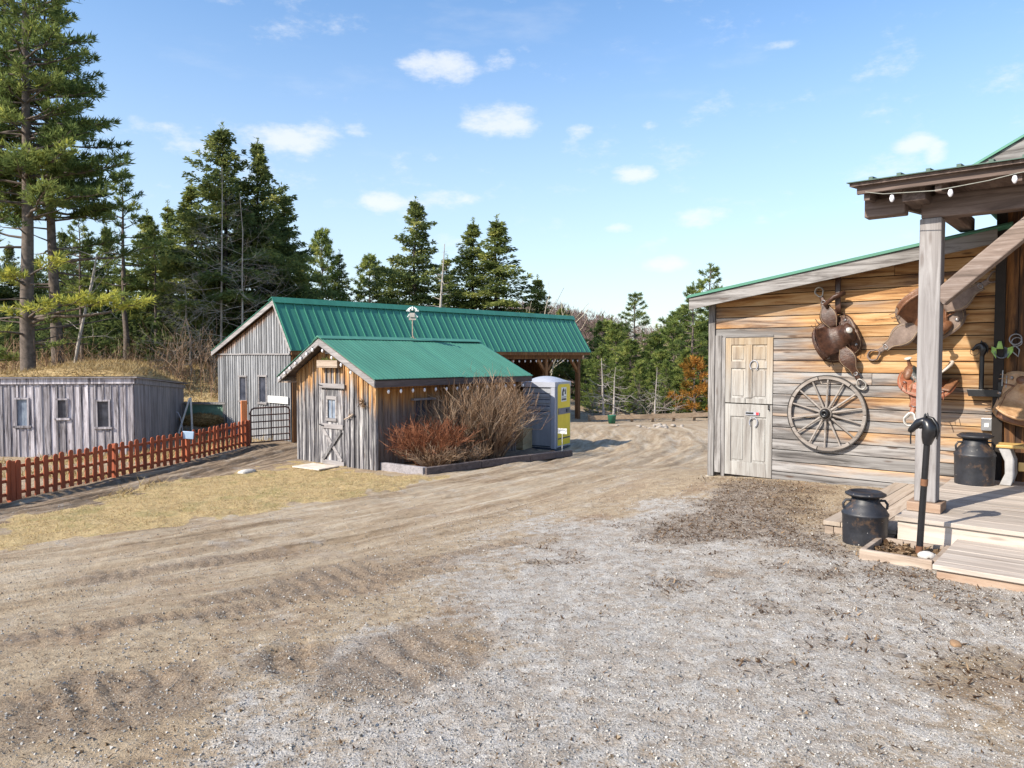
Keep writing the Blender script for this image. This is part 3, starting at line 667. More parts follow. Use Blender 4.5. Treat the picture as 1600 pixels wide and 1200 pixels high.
for sgn in (0, 1):
    a = [(2.96,gzl(2.96,-.03)),(RX,gzl(RX,-.03)),(RX,gzl(RX,0)),(2.96,gzl(2.96,0))]
    if sgn: a = [(2*RX-px,pz) for px,pz in a]
    mb.prism(a, -.57, 7.8)
mb.build('roof', M_ROOFW, B)
mb = MB(); mb.prism([(3.02,gzl(3.02,-.10)),(RX,gzl(RX,-.10)),(2*RX-3.02,gzl(3.02,-.10)),(2*RX-3.02,gzl(3.02,-.034)),(RX,gzl(RX,-.034)),(3.02,gzl(3.02,-.034))], -.485, 7.6, .5); mb.build('soffit', M_BEAM, B)
# porch frame: pole, plate beams, brace, rafters, roof
PV = -2.55; zb = WF.hit(1463,342,PV).z
mb = MB(); mb.box((3.035,PV-.09,.40),(3.215,PV+.09,zb)); mb.build('porch_post', M_POST, B, bevel=.012)
mb = MB(); mb.box((2.985,PV-.14,.315),(3.265,PV+.14,.40)); mb.build('post_foot', M_DECKE, B, bevel=.006)
mb = MB(); mb.box((8.4,PV-.09,.31),(8.58,PV+.09,zb)); mb.build('porch_post', M_POST, B, bevel=.012)
mb = MB(); mb.box((3.045,PV-.085,zb+.001),(8.75,PV+.085,zb+.205)); mb.build('porch_beam', M_BEAM, B, bevel=.012)
mb = MB(); mb.box((2.935,PV-.33,zb+.13),(3.125,PV+.12,zb+.335)); mb.box((2.955,PV+.125,zb+.207),(3.105,-.08,zb+.36)); mb.build('cross_beam', M_BEAMY, B, bevel=.01)
mb = MB(); mb.bar((3.19,PV,2.28),(4.02,PV,zb-.0), .15, .16, up=(0,1,0)); mb.build('brace', M_BRACE, B, bevel=.012)
ev = WF.hit(1340,303,PV-.42)
mb = MB(); mb.box((ev.x,PV-.45,ev.z-.01),(8.9,PV-.41,ev.z+.085)); mb.build('porch_fascia', M_BEAM, B, bevel=.003)
rr = WF.hit(1343,332,PV-.12)
mb = MB(); mb.box((ev.x+.0,PV-.19,ev.z-.19),(2.932,PV-.04,ev.z-.02)); mb.build('outrigger_beam', M_BEAM, B, bevel=.01)
sl = .09
mb = MB()
def pr(y): return ev.z+.09+(y-(PV-.45))*sl
for x0 in [ev.x+.05+.58*i for i in range(12)]:
    if x0 > 3.1 or x0 < 2.9: mb.add([(x0,PV-.40,pr(PV-.40)-.16),(x0+.05,PV-.40,pr(PV-.40)-.16),(x0+.05,-.08,pr(-.08)-.16),(x0,-.08,pr(-.08)-.16),(x0,PV-.40,pr(PV-.40)-.03),(x0+.05,PV-.40,pr(PV-.40)-.03),(x0+.05,-.08,pr(-.08)-.03),(x0,-.08,pr(-.08)-.03)],
        [(0,3,2,1),(4,5,6,7),(0,1,5,4),(1,2,6,5),(2,3,7,6),(3,0,4,7)])
mb.build('rafter', M_BEAMY, B)
mb = MB()
def sheet(x0,x1,ya,yb,dz,th): mb.add([(x0,ya,pr(ya)+dz),(x1,ya,pr(ya)+dz),(x1,yb,pr(yb)+dz),(x0,yb,pr(yb)+dz),(x0,ya,pr(ya)+dz+th),(x1,ya,pr(ya)+dz+th),(x1,yb,pr(yb)+dz+th),(x0,yb,pr(yb)+dz+th)],
        [(0,3,2,1),(4,5,6,7),(0,1,5,4),(1,2,6,5),(2,3,7,6),(3,0,4,7)], .5)
sheet(ev.x-.05, 9.0, PV-.50, -.08, -.028, .03)
mb.build('roof_deck', M_BEAMY, B)
mb = MB(); sheet(ev.x-.07, 9.0, PV-.53, -.08, .004, .008)
x = ev.x+.12
while x < 8.9: sheet(x, x+.035, PV-.53, -.08, .0125, .022); x += .23
mb.build('porch_roof', M_ROOFP, B)

# deck, walkway, steps
DK = thing('porch_deck', 'bleached board porch deck with two wide wooden steps', 'deck', WF.o, WF.a)
mb = MB(); y = -3.02; 
while y < -.10:
    h_ = .14; yb = min(y+h_-.006, -.082)
    x0 = 2.96 if y < -2.6 else 2.975
    cut = random.uniform(4.0,6.5); mb.box((x0,y,.272),(cut,yb,.31+random.uniform(-.002,.002))); mb.box((cut+.004,y,.272),(9,yb,.31+random.uniform(-.002,.002))); y += h_
mb.build('deck_boards', M_DECK, DK, bevel=.004)
mb = MB(); mb.box((2.98,-2.995,.05),(9,-2.955,.268)); mb.box((2.985,-2.95,.05),(3.025,-.1,.268)); mb.build('deck_skirt', M_DECK, DK, bevel=.004)
mb = MB()
for i in range(7):
    y0 = -4.03+i*.145; mb.box((3.45,y0,.142),(8.5,y0+.139,.18+random.uniform(-.002,.002)))
mb.build('step_tread', M_DECK, DK, bevel=.005)
mb = MB(); mb.box((3.475,-4.005,-.02),(8.48,-3.97,.138)); mb.box((3.47,-3.965,-.02),(3.51,-3.03,.138)); mb.build('step_riser', M_DECKE, DK, bevel=.005)
RP = thing('side_walkway', 'low plank walkway beside the deck leading to the wall', 'walkway', WF.o, WF.a)
mb = MB(); x = 2.31
for i in range(4):
    mb.box((x,-2.93+.0,.12),(x+.157,-.12,.16+random.uniform(-.002,.002))); x += .163
mb.build('walkway_boards', wood('bleached walkway boards', 'y', [(.25,(0.208,0.152,0.112)),(.5,(0.384,0.312,0.248)),(.75,(0.480,0.416,0.352))], tv=.3), RP, bevel=.004)
mb = MB(); mb.box((2.32,-2.91,-.03),(2.40,-.2,.115)); mb.box((2.405,-2.91,-.03),(2.94,-2.87,.115)); mb.build('walkway_frame', M_PLANTER, RP, bevel=.004)

# planter box with hitching post
PB = thing('planter_box', 'square weathered wooden box of mulch at the porch step', 'planter', WF.o, WF.a)
mb = MB(); mb.box((2.86,-3.76,-.02),(3.40,-3.715,.14)); mb.box((2.86,-3.71,.0),(2.905,-3.12,.14)); mb.box((3.385,-3.71,.0),(3.43,-3.12,.135)); mb.box((2.91,-3.165,.0),(3.38,-3.12,.13)); mb.build('box_board', M_PLANTER, PB, bevel=.006)
mb = MB(); mb.surf(lambda u,v: (2.90+u*.49,-3.72+v*.57,.065+.03*math.sin(u*9)*math.cos(v*8)+.012*math.sin(u*31+v*17)), 20, 20); mb.build('mulch', M_SOIL, PB)
rg = np.random.default_rng(5); n = 500
P0 = np.c_[rg.uniform(2.91,3.37,n), rg.uniform(-3.70,-3.17,n), rg.uniform(.07,.11,n)]; d = rg.normal(size=(n,3))*[1,1,.3]; d = d/np.linalg.norm(d,axis=1)[:,None]*.035; s_ = np.cross(d, rg.normal(size=(n,3)))*.35
lo = quadmesh('dead_leaves', np.stack([P0-d, P0+s_, P0+d, P0-s_],1).reshape(-1,3), rg.random(n)**.7, F_LEAF, PB); lo['kind'] = 'stuff'
rk = MB(); 
rk.surf(lambda u,v: (.075*math.cos(2*PI*u)*math.sin(PI*v)*(1+.15*math.sin(5*u+3*v)), .055*math.sin(2*PI*u)*math.sin(PI*v), .04*math.cos(PI*v)), 14, 8)
o = rk.build('rock', plain('pale rock', (.52,.49,.46), .9, scale=20, bump=.4)); o.location = WF.w(3.32,-3.55,.12); tag(o, 'pale rounded rock in the mulch of the porch planter box', 'rock')

def horse_head(mb, sx=1, k=1.0):
    def q(pts): return [(x*k*sx, y*k, z*k) for x,y,z in pts]
    mb.tube(q([(.0,0,0),(.005,0,.05),(.018,0,.10),(.022,0,.15),(.0,0,.195),(-.035,0,.215)]), [r*k for r in (.044,.062,.078,.078,.066,.048)], 16, .5, True, False, .8)
    mb.tube(q([(.02,0,.165),(-.03,0,.205),(-.075,0,.185),(-.115,0,.145),(-.14,0,.115),(-.15,0,.10)]), [r*k for r in (.045,.056,.050,.037,.033,.022)], 16, .5, True, False, .8)
    mb.tube(q([(-.01,0,.17),(-.045,0,.160),(-.07,0,.148)]), [r*k for r in (.03,.037,.022)], 10, .5, True, False, .7)
    for sg in (-1,1): mb.tube(q([(-.015,.022*sg,.235),(-.012,.027*sg,.262),(-.010,.028*sg,.285)]), [r*k for r in (.014,.011,.001)], 8, .5)
    mb.tube(q([(.078,0,.05),(.090,0,.12),(.080,0,.18),(.042,0,.235),(-.01,0,.252)]), [r*k for r in (.010,.020,.024,.022,.012)], 8, .5, True, False, .6)
    for sg in (-1,1): mb.lathe([(.0001,-.008*k),(.008*k,-.004*k),(.010*k,0),(.008*k,.004*k),(.0001,.008*k)], 8, (-.055*k*sx,.034*k*sg,.195*k))
def snaffle(mb, cx, cz, r, rad=.004):
    mb.tube([(cx+r*math.cos(2*PI*i/20), .012*math.sin(2*PI*i/20), cz+r*math.sin(2*PI*i/20)) for i in range(20)], rad, 6, .5, False, True)
hp = WF.hit(1436,855,-3.42); hl = WF.w(hp.x,-3.42,.09)
t = thing('hitching_post', 'black horse head hitching post leaning in the planter box', 'hitching post', hl, WF.a-.15)
tp = WF.hit(1449,692,-3.42)
mb = MB(); ht = tp.z-.09; lean = tp.x-hp.x
mb.tube([(0,0,-.05),(lean*.35,0,ht*.35),(lean*.7,0,ht*.7),(lean,0,ht+.02)], [.026,.026,.025,.025], 16); mb.build('pole', M_IRON, t)
mb = MB(); mb.tube([(lean*.62,0,ht*.62),(lean*.68,0,ht*.68)], .0285, 16); mb.build('rust_band', M_CANB, t); mb = MB(); mb.tube([(lean*.0,0,-.02),(lean*.08,0,ht*.08)], .0285, 16); mb.build('rust_band', M_CANB, t)
mb = MB(); horse_head(mb, 1, .92); o = mb.build('horse_head', M_IRON, t); o.location = (lean,0,ht-.01)
mb = MB(); mb.tube([(-.125,0,.10),(-.13,0,.05),(-.128,0,-.01)], .006, 6); mb.build('ring', M_IRON, o)
# hanging hitching post on the wall with bracket
hw = WF.hit(1533,610,-.12)
t = thing('horse_head_hook', 'black horse head post with ring mounted on the plank wall', 'hitching post', WF.w(hw.x,-.12,hw.z), WF.a)
hh = WF.hit(1533,556,-.12).z-hw.z
mb = MB(); mb.tube([(0,0,0),(0,0,hh)], .026, 14); mb.build('pole', M_IRON, t)
mb = MB(); horse_head(mb, 1, .66); o = mb.build('horse_head', M_IRON, t); o.location = (0,0,hh-.005)
mb = MB(); snaffle(mb, -.075, .055, .045, .0035); mb.build('ring', M_IRON, o)
mb = MB(); mb.prism([(-.13,-.015),(.30,-.015),(.30,.06),(.16,.06),(-.10,.045+.0)][::-1] if 0 else [(-.12,-.07),(.20,-.07),(.20,.012),(-.14,.012)], -.05, -.035, .5)
mb.prism([(-.14,.0),(.20,.0),(.20,.012),(-.14,.012)], -.034, .09, .5); mb.prism([(.17,-.13),(.30,-.13),(.30,.10),(.17,.10)], -.03, .0, .5); mb.build('bracket', M_IRON, t, bevel=.003)
mb = MB(); 
for q in (0,1): mb.tube([(.21+q*.04,-.045,.06-.02*q),(.215+q*.04,-.045,.24-.06*q)], .008, 8)
mb.build('bolt', M_STEEL, t)

# milk cans
def milk_can(px, py, z0, v, H, D, label):
    p = WF.hit(px, py, v); t = thing('milk_can', label, 'milk can', WF.w(p.x, v, z0), WF.a+.5, 'old milk cans by the porch')
    r = D/2; mb = MB()
    mb.lathe([(0,0.02),(r*.93,.02),(r*.96,H*.08),(r*.98,H*.3),(r,H*.585),(r*1.035,H*.60),(r*1.035,H*.625),(r*.985,H*.64),(r*.9,H*.70),(r*.72,H*.77),(r*.62,H*.82),(r*.60,H*.90),(0,H*.90)], 36); mb.build('body', M_CAN, t)
    mb = MB(); mb.lathe([(r*.86,0),(r*.985,.0),(r*1.01,H*.05),(r*.985,H*.075),(r*.95,H*.08)], 36); mb.build('foot_ring', M_CANB, t)
    mb = MB(); mb.lathe([(r*.60,H*.895),(r*.80,H*.91),(r*.90,H*.935),(r*.90,H*.950),(r*.80,H*.965),(r*.72,H*.985),(r*.66,H*.985),(r*.60,H*.955),(0,H*.95)], 36); mb.build('lid', M_CAN, t)
    for s in (-1,1):
        mb = MB(); mb.tube([(s*r*.62,-.0,H*.83),(s*r*.86,0,H*.83),(s*r*.98,0,H*.77),(s*r*.96,0,H*.70),(s*r*.88,0,H*.69)], .012, 8, .5); mb.build('handle', M_CAN, t)
    return t
milk_can(1351, 844, gz(3.25,6.72), -3.13+.0, .545, .385, 'black milk can with rusty foot standing on the ground by the walkway')
milk_can(1522, 755, WF.o.z+.311, -.58, .64, .405, 'black milk can standing on the porch deck beside the bench')

# bench
t = thing('bench', 'yellow plank bench with curved grey legs on the porch', 'bench', WF.w(3.46,-.52,.312), WF.a)
mb = MB(); mb.box((-.04,-.02,.42),(1.5,.13,.455)); mb.box((-.04,.14,.42),(1.5,.29,.455)); mb.build('seat', M_BENCHY, t, bevel=.008)
for xx_ in (.02,1.38):
    for y_ in (-.0,.21):
        mb = MB(); prof = [(.0,0),(.11,0),(.145,.12),(.14,.28),(.09,.42),(-.02,.42),(.045,.27),(.05,.13)]
        mb.prism([(px_+xx_-.02,pz_) for px_,pz_ in prof], y_, y_+.05); mb.build('leg', M_BENCHG, t, bevel=.01)
mb = MB(); mb.box((.165,.09,.16),(1.36,.125,.26)); mb.build('stretcher', M_BENCHY, t, bevel=.006)
# small things on the dark wall
p = WF.hit(1542,663,-.04); t = thing('junction_box', 'small grey electrical box on the siding above the deck milk can', 'electrical box', WF.w(p.x,-.045,p.z), WF.a)
mb = MB(); mb.box((-.055,-.03,-.075),(.055,.02,.075)); mb.build('cover', M_STEEL, t, bevel=.006)
mb = MB(); mb.box((-.018,-.036,-.03),(.022,-.031,.015)); mb.build('socket', M_WHITE, t, bevel=.002)
p = WF.hit(1566,552,-.13); t = thing('wall_ornament', 'pale green and grey cup hanging at the dark wall corner', 'ornament', WF.w(p.x,-.13,p.z), WF.a)
mb = MB(); mb.lathe([(0,-.045),(.05,-.035),(.068,.0),(.072,.03),(.066,.03),(.055,-.005),(0,-.02)], 18, M=Matrix.Rotation(PI/2.6,4,'X')); mb.build('cup', plain('grey felt',(.13,.14,.16),.8), t)
mb = MB()
for s in (-1,1): mb.surf(lambda u,v: (s*(.055+.05*v), -.04+.02*v+.02*math.sin(PI*u), (u-.5)*.12*(1-.5*v)+.05*v), 6, 4)
mb.surf(lambda u,v: ((u-.5)*.07*(1-v*.6)-.02, -.05, .05+.09*v), 6, 4)
mb.build('green_wing', plain('lime green plastic',(.30,.48,.12),.5), t, solid=.006)
p = WF.hit(1587,530,-.12); t = thing('bridle_bit', 'steel snaffle bit and spur hanging on the dark boards', 'bridle bit', WF.w(p.x,-.12,p.z), WF.a)
mb = MB(); snaffle(mb, 0, 0, .06, .007); snaffle(mb, .012, -.03, .05, .006); mb.build('rings', M_STEEL, t)
mb = MB(); mb.tube([(0,0,-.07),(-.05,-.01,-.12),(.03,-.01,-.20),(.04,-.005,-.12),(0,0,-.075)], .008, 8); mb.build('shank', M_STEEL, t)
mb = MB(); mb.tube([(0,.01,.06),(.0,.03,.10)], .008, 6); mb.build('nail', M_IRON, t)

# ================================================================== SADDLES
M_STITCH = plain('pale waxed thread', (.34,.25,.16), .8)
M_STIR = plain('worn steel stirrup', (.42,.40,.37), .4, .4)
def saddle(name, label, px, py, v, fwd_ang, tilt, mats, fender=12, size=1.0, lat_roll=0, group='saddles hung on the plank wall', fl=(1,1), horn=True):
    """fwd_ang: direction of the pommel in the wall plane (deg, 0 = right, 90 = up); tilt: 0 = seen from above, 90 = seen from the side"""
    p = WF.hit(px, py, v)
    t = thing(name, label, 'saddle', WF.w(p.x,v,p.z), 0, group)
    U = Vector((WF.c,WF.s,0)); Zv = Vector((0,0,1)); N = U.cross(Zv)   # N points out of the wall, towards the yard
    f = U*math.cos(R(fwd_ang))+Zv*math.sin(R(fwd_ang)); l = N.cross(f)
    up = N*math.cos(R(tilt))+l*math.sin(R(tilt))*lat_roll if lat_roll else N
    up.normalize(); l = up.cross(f).normalized()
    M = Matrix((f, l, up)).transposed().to_4x4(); t.rotation_euler = M.to_euler(); t.scale = (size,)*3
    sk, se, pm, fe, st = mats
    def sup(u, v_):   # polar grid -> rounded rectangle
        a = 2*PI*v_; c, s = math.cos(a), math.sin(a); k = (abs(c)**3.2+abs(s)**3.2)**(-1/3.2); return u*c*k, u*s*k
    def skirt(u, v_):
        x, y = sup(u, v_); x *= .33; y *= .33; return (x-.02, y, -.85*abs(y)**1.7+.02*(x/.36)**2)
    mb = MB(); mb.surf(skirt, 8, 40); sk_o = mb.build('skirt', sk, t, solid=.014)
    def seat(u, v_):
        s = u*2-1; tt = v_*2-1; x = -.02+s*.22*math.sqrt(max(0,1-.45*tt*tt)) if s < 0 else -.02+s*.20
        wd = .225*(1-.50*max(0,s)); y = tt*wd
        z = .060+.20*max(0,(-s-.15)/.85)**1.5+.07*max(0,s-.4)/.6-.11*abs(tt)**2.4*(1-.5*max(0,-s))
        return (x, y, z)
    mb = MB(); mb.surf(seat, 18, 16); sobj = mb.build('seat', se, t, solid=.02)
    mb = MB(); pts = [Vector(seat(0, i/20)) for i in range(21)]; mb.tube(pts, [.012+.008*math.sin(PI*i/20) for i in range(21)], 8, .5)
    mb.build('cantle', st if st is M_HIDE else pm if st is not M_LEAT else M_LEAT, sobj)
    mb = MB(); mb.surf(lambda u,v_: (.20+.075*math.cos(2*PI*u)*math.sin(PI*v_), .15*math.cos(PI*v_), .055+.085*math.sin(2*PI*u)*math.sin(PI*v_)-.25*(.15*math.cos(PI*v_))**2*8), 14, 14); mb.build('swell', pm, t)
    if horn:
        mb = MB(); mb.tube([(.21,0,.11),(.235,0,.17),(.25,0,.215)], [.030,.021,.020], 12, .5); hn = mb.build('horn', pm, t)
        mb = MB(); mb.lathe([(0,-.006),(.036,-.006),(.046,.002),(.046,.01),(.034,.018),(0,.020)], 18, M=Matrix.Translation((.252,0,.218)) @ Matrix.Rotation(.35,4,'Y')); mb.build('horn_cap', st, hn)
    for sg, L in ((-1,fl[0]),(1,fl[1])):
        if not L: continue
        fa = R(fender); ln = .44*L; base = Vector((.02,sg*.17,-.012)); dv = Vector((.0,sg*math.cos(fa),-math.sin(fa)))
        def fen(u, v_):
            w_ = .055+.075*math.sin(PI*min(1,u*1.25))**1.2; off = Vector((0,0,.05*math.sin(PI*u)+.012)); return base+dv*(u*ln)+Vector(((v_-.5)*2*w_,0,0))+off
        mb = MB(); mb.surf(fen, 14, 6); fo = mb.build('fender', fe, t, solid=.010)
        mb = MB(); mb.tube([Vector(fen(i/12, .08))+Vector((0,0,.008)) for i in range(13)], .003, 5, .5); mb.tube([Vector(fen(i/12, .92))+Vector((0,0,.008)) for i in range(13)], .003, 5, .5); mb.build('stitching', M_STITCH, fo)
        bq_ = Vector(fen(.97,.5))+Vector((0,0,.012)); mb = MB(); mb.tube([bq_+Vector((.03*math.cos(2*PI*i/10),.022*math.sin(2*PI*i/10),0)) for i in range(10)], .005, 6, .5, False, True); mb.build('buckle', M_STEEL, fo)
        e = base+dv*ln+Vector((0,0,.015)); mb = MB()
        mb.surf(lambda u,v_: e+dv*(u*.10-.02)+Vector(((v_-.5)*.06,0,.004*math.sin(PI*v_))), 4, 3); mb.build('stirrup_strap', fe, fo, solid=.012)
        mb = MB(); c0 = e+dv*.08; lp = []
        for i in range(18):
            a = 2*PI*i/18; rx = .062*math.cos(a)*(1 if math.sin(a) > -.2 else .75); lp.append(c0+dv*(.075+.078*math.sin(a))+Vector((rx,0,.0)))
        mb.tube(lp, .011, 8, .5, False, True, 2.2); mb.build('stirrup', M_STIR if st is M_HIDE else st, t)
    def edge(fn, k0=.93, n=44): return [Vector(fn(k0, i/n))+Vector((0,0,.009)) for i in range(n)]
    mb = MB(); mb.tube(edge(skirt), .0032, 5, .5, False, True); mb.build('stitching', M_STITCH, sk_o)
    mb = MB(); mb.surf(lambda u, v_: (-.25-.09*u+.03*(2*v_-1)**2, (v_-.5)*.44, .03-.85*abs((v_-.5)*.44)**1.7+.02), 5, 14); mb.build('rear_jockey', pm, t, solid=.012)
    for cx_, cy_ in ((-.24,.22),(-.24,-.22),(.20,.20),(.20,-.20),(-.02,.27),(-.02,-.27)):
        z_ = -.85*abs(cy_)**1.7+.03; mb = MB(); mb.lathe([(0,.010),(.017,.008),(.022,.0),(.0,-.004)], 12, (cx_,cy_,z_)); mb.build('concho', M_STEEL, sk_o)
        for q_ in (-1,1):
            g_ = 1 if cy_ > 0 else -1; mb = MB(); mb.tube([(cx_,cy_,z_+.008),(cx_+.02*q_,cy_+.05*g_,z_-.0),(cx_+.03*q_-.02,cy_+.13*g_,z_-.05)], .0045, 5, .5); mb.build('saddle_string', fe, sk_o)
    mb = MB(); mb.tube([Vector(seat(i/14, .06))+Vector((0,0,.012)) for i in range(15)], .006, 6, .5); mb.tube([Vector(seat(i/14, .94))+Vector((0,0,.012)) for i in range(15)], .006, 6, .5); mb.build('seat_piping', pm, sobj)
    mb = MB(); mb.surf(lambda u, v_: (.12-.06*math.sin(PI*v_), (v_-.5)*.9, .055-.85*abs((v_-.5)*.9)**1.7*.9+.006), 2, 18) if False else mb.tube([(.10,-.30,-.10),(.11,-.2,-.03),(.115,-.1,.03)], .010, 6, .5); mb.tube([(.10,.30,-.10),(.11,.2,-.03),(.115,.1,.03)], .010, 6, .5); mb.build('latigo_strap', pm, t)
    mb = MB(); mb.tube([(-.16,.30,-.10),(-.20,.36,-.12),(-.21,.42,-.13)], .006, 6); mb.build('tie_strap', fe, t)
    return t
saddle('saddle', 'dark brown saddle hung vertically on the wall above the wagon wheel', 1308, 528, -.15, 24, 0, (M_LEA,M_LEA,M_LEA,M_LEA,M_STIR), 8, .88)
saddle('saddle', 'brown suede saddle hung diagonally behind the top of the porch post', 1452, 494, -.15, -55, 0, (M_LEAG,M_LEAM,M_LEAM,M_LEAG,M_LEAG), 8, 1.04)
saddle('saddle', 'small red brown saddle with black seat and white rawhide cantle', 1448, 592, -.15, 168, 72, (M_LEAR,M_LEAB,M_LEAM,M_LEAR,M_HIDE), 60, .96, -1, fl=(.75,.75))
saddle('saddle', 'tan saddle hanging on the dark boards at the right edge', 1601, 622, -.22, 75, 0, (M_LEAT,M_LEAT,M_LEAM,M_LEAT,M_LEAT), 20, .92, group='saddles hung on the plank wall', fl=(0,0), horn=False)
p = WF.hit(1308,432,-.16); p2 = WF.hit(1310,490,-.10)
t = MB(); t.surf(lambda u,v: (p.x+(p2.x-p.x)*u+(v-.5)*.07, -.10-.03*math.sin(PI*u), p.z+(p2.z-p.z)*u+.05*(1-u)), 6, 4)
t.tube([(p.x-.10,-.13,p.z-.42),(p.x-.14,-.17,p.z-.36),(p.x-.02,-.20,p.z-.27),(p.x+.10,-.17,p.z-.22),(p.x+.05,-.14,p.z-.24)], .022, 8, .5, True, False, 1.3)
o = t.build('hanging_strap', M_LEA, solid=.01); o.location = WF.o; o.rotation_euler = (0,0,WF.a); tag(o, 'dark leather strap holding the saddle above the wheel under the eave', 'strap')

# string lights on the porch
def string_lights(name, label, pts, n, size, wire=M_WIRE, cat='string lights', sag=.0, grp=None):
    t = thing(name, label, cat, pts[0], 0, grp); o0 = Vector(pts[0]); loc = [Vector(q)-o0 for q in pts]
    mb = MB(); mb.tube(loc, .004, 5); mb.build('wire', wire, t)
    seg = [(loc[i+1]-loc[i]).length for i in range(len(loc)-1)]; tot = sum(seg); res = None
    for k in range(n):
        d = tot*(k+.5)/n; i = 0
        while i < len(seg)-1 and d > seg[i]: d -= seg[i]; i += 1
        q = loc[i].lerp(loc[i+1], d/seg[i])
        mb = MB(); s = size
        mb.lathe([(0,-.085*s),(.014*s,-.078*s),(.024*s,-.055*s),(.026*s,-.04*s),(.018*s,-.012*s),(.014*s,-.004*s)], 10); b = mb.build('bulb', M_BULB, t); b.location = q-Vector((0,0,.012*s))
        mb = MB(); mb.lathe([(.0,.012*s),(.016*s,.010*s),(.016*s,-.014*s),(.0,-.016*s)], 8); mb.build('socket', M_BULBS, b)
    return t
pts = [WF.hit(px,py,PV-.47) for px,py in [(1352,300),(1380,303),(1414,301),(1460,298),(1498,291),(1545,282),(1592,270),(1640,262)]]
string_lights('string_lights', 'white bulbs strung on a wire along the porch eave', [WF.w(q.x,PV-.47,q.z) for q in pts], 3, .82)

# ================================================================== SHED
SF = Frame((-5.7195,19.5898,-1.05), WF.a)
T = thing('garden_shed', 'small board and batten shed with faded green roof and X-braced door', 'shed', SF.o, SF.a)
L0, RD, EV = (-.22,2.34), (1.45,3.18), (3.42,2.30)   # rake line at the gable: left eave, ridge, right eave
hl_, hr_ = line_half((L0[0],L0[1]-.12),(RD[0],RD[1]-.12)), line_half((RD[0],RD[1]-.12),(EV[0],EV[1]-.12))
mb = MB(); x = 0
DOOR = (1.10,-.05,2.02,1.90)
while x < 3.22:
    w_ = random.uniform(.15,.21); x1 = min(x+w_,3.225); board(mb, x+.003, x1-.003, -.10+random.uniform(-.04,.02), 3.3, -.02+random.uniform(-.004,.004), 0, [hl_,hr_], [DOOR]); x = x1
x = .18
while x < 3.2:
    board(mb, x-.025, x+.025, -.08, 3.3, -.045, -.024, [hl_,hr_], [(DOOR[0]-.03,-.2,DOOR[2]+.03,1.96)]); x += .185
mb.build('gable_wall', M_SHEDG, T, bevel=.003)
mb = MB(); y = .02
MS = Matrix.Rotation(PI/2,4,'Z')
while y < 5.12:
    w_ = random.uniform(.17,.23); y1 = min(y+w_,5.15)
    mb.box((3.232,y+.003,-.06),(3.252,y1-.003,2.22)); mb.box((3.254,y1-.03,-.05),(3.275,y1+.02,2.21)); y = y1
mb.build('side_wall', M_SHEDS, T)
mb = MB(); mb.box((.02,.003,-.1),(.05,5.15,2.25)); mb.box((.06,5.10,-.1),(3.2,5.15,2.25)); mb.prism([(.02,2.2),(3.22,2.2),(1.45,3.05)],5.10,5.14); mb.build('back_wall', M_SHEDS, T)
mb = MB(); mb.box((.06,.003,-.1),(3.2,.03,1.0)); mb.prism([(.06,1.0),(3.2,1.0),(3.2,2.2),(1.45,3.0),(.06,2.2)],.003,.03); mb.box((3.17,.04,-.1),(3.229,5.1,2.2)); mb.build('inner_lining', M_DARK, T)
mb = MB(); mb.box((3.19,-.05,-.12),(3.285,.018,2.28)); mb.build('corner_board', M_SHEDG, T, bevel=.004); mb = MB(); mb.box((-.02,-.045,-.08),(.06,.0,2.3)); mb.build('corner_board', M_SHEDG, T, bevel=.004)
# roof
def slope_sheet(mb, a, b, y0, y1, th, dz=0):
    mb.prism([(a[0],a[1]+dz),(b[0],b[1]+dz),(b[0],b[1]+dz+th),(a[0],a[1]+dz+th)], y0, y1, .5)
def ribbed(name, parent, a, b, y0, y1, step, rw, rh, mat):
    mb = MB(); slope_sheet(mb, a, b, y0, y1, .012)
    y = y0+.03
    while y < y1-.02: slope_sheet(mb, a, b, y, y+rw, rh, .0125); y += step
    return mb.build(name, mat, parent)
ev2 = (3.62,2.30+.0); rd2 = (1.45,3.20); le2 = (-.34,2.29)
sl_ = (rd2[1]-2.38)/(3.2-1.45)
for ya_, yb_, dz_ in ((-.40,2.62,.030),(2.56,4.12,.015),(4.06,5.48,0)): ribbed('roof_panel', T, (3.66,rd2[1]-sl_*(3.66-1.45)+dz_), (rd2[0],rd2[1]+dz_), ya_, yb_, .115, .02, .008, M_ROOFS)
sl2 = (3.20-2.33)/(1.45+.16)
ribbed('roof_panel', T, (-.42,rd2[1]-sl2*(1.45+.42)), (1.449,3.199), -.40, 5.48, .115, .02, .008, M_ROOFS)
mb = MB(); mb.prism([(1.27,3.11),(1.45,3.222),(1.63,3.175),(1.63,3.187),(1.45,3.262),(1.27,3.126)], -.41, 5.49, .5); mb.build('ridge_cap', M_ROOFS, T)
mb = MB()
for (ya,yb) in ((1.7,2.9),(3.1,4.6)):   # two overlapping sheet seams standing slightly proud
    pass
def ez(x): return rd2[1]-sl_*(x-1.45)
mb.prism([(1.45,3.185),(3.63,ez(3.63)-.015),(3.63,ez(3.63)-.17),(1.45,3.02)], -.375, -.335, .4)
mb.prism([(1.449,3.185),(1.449,3.02),(-.40,3.20-sl2*1.85-.17),(-.40,3.20-sl2*1.85-.015)], -.375, -.335, .6)
mb.box((3.45,-.378,ez(3.63)-.22),(3.66,-.333,ez(3.63)-.02-.0)) if 0 else None
mb.build('rake_board', M_RAKE, T, bevel=.004)
mb = MB(); mb.box((3.60,-.33,ez(3.63)-.17),(3.635,5.46,ez(3.63)-.012)); mb.build('eave_board', M_TIMBD, T)
mb = MB(); mb.box((-.415,-.33,2.08),(-.385,5.46,2.18)); mb.box((-.41,-.325,2.04),(.0,-.02,2.075)); mb.build('left_eave_board', M_BROWNT if 'M_BROWNT' in globals() else M_PLANTER, T)
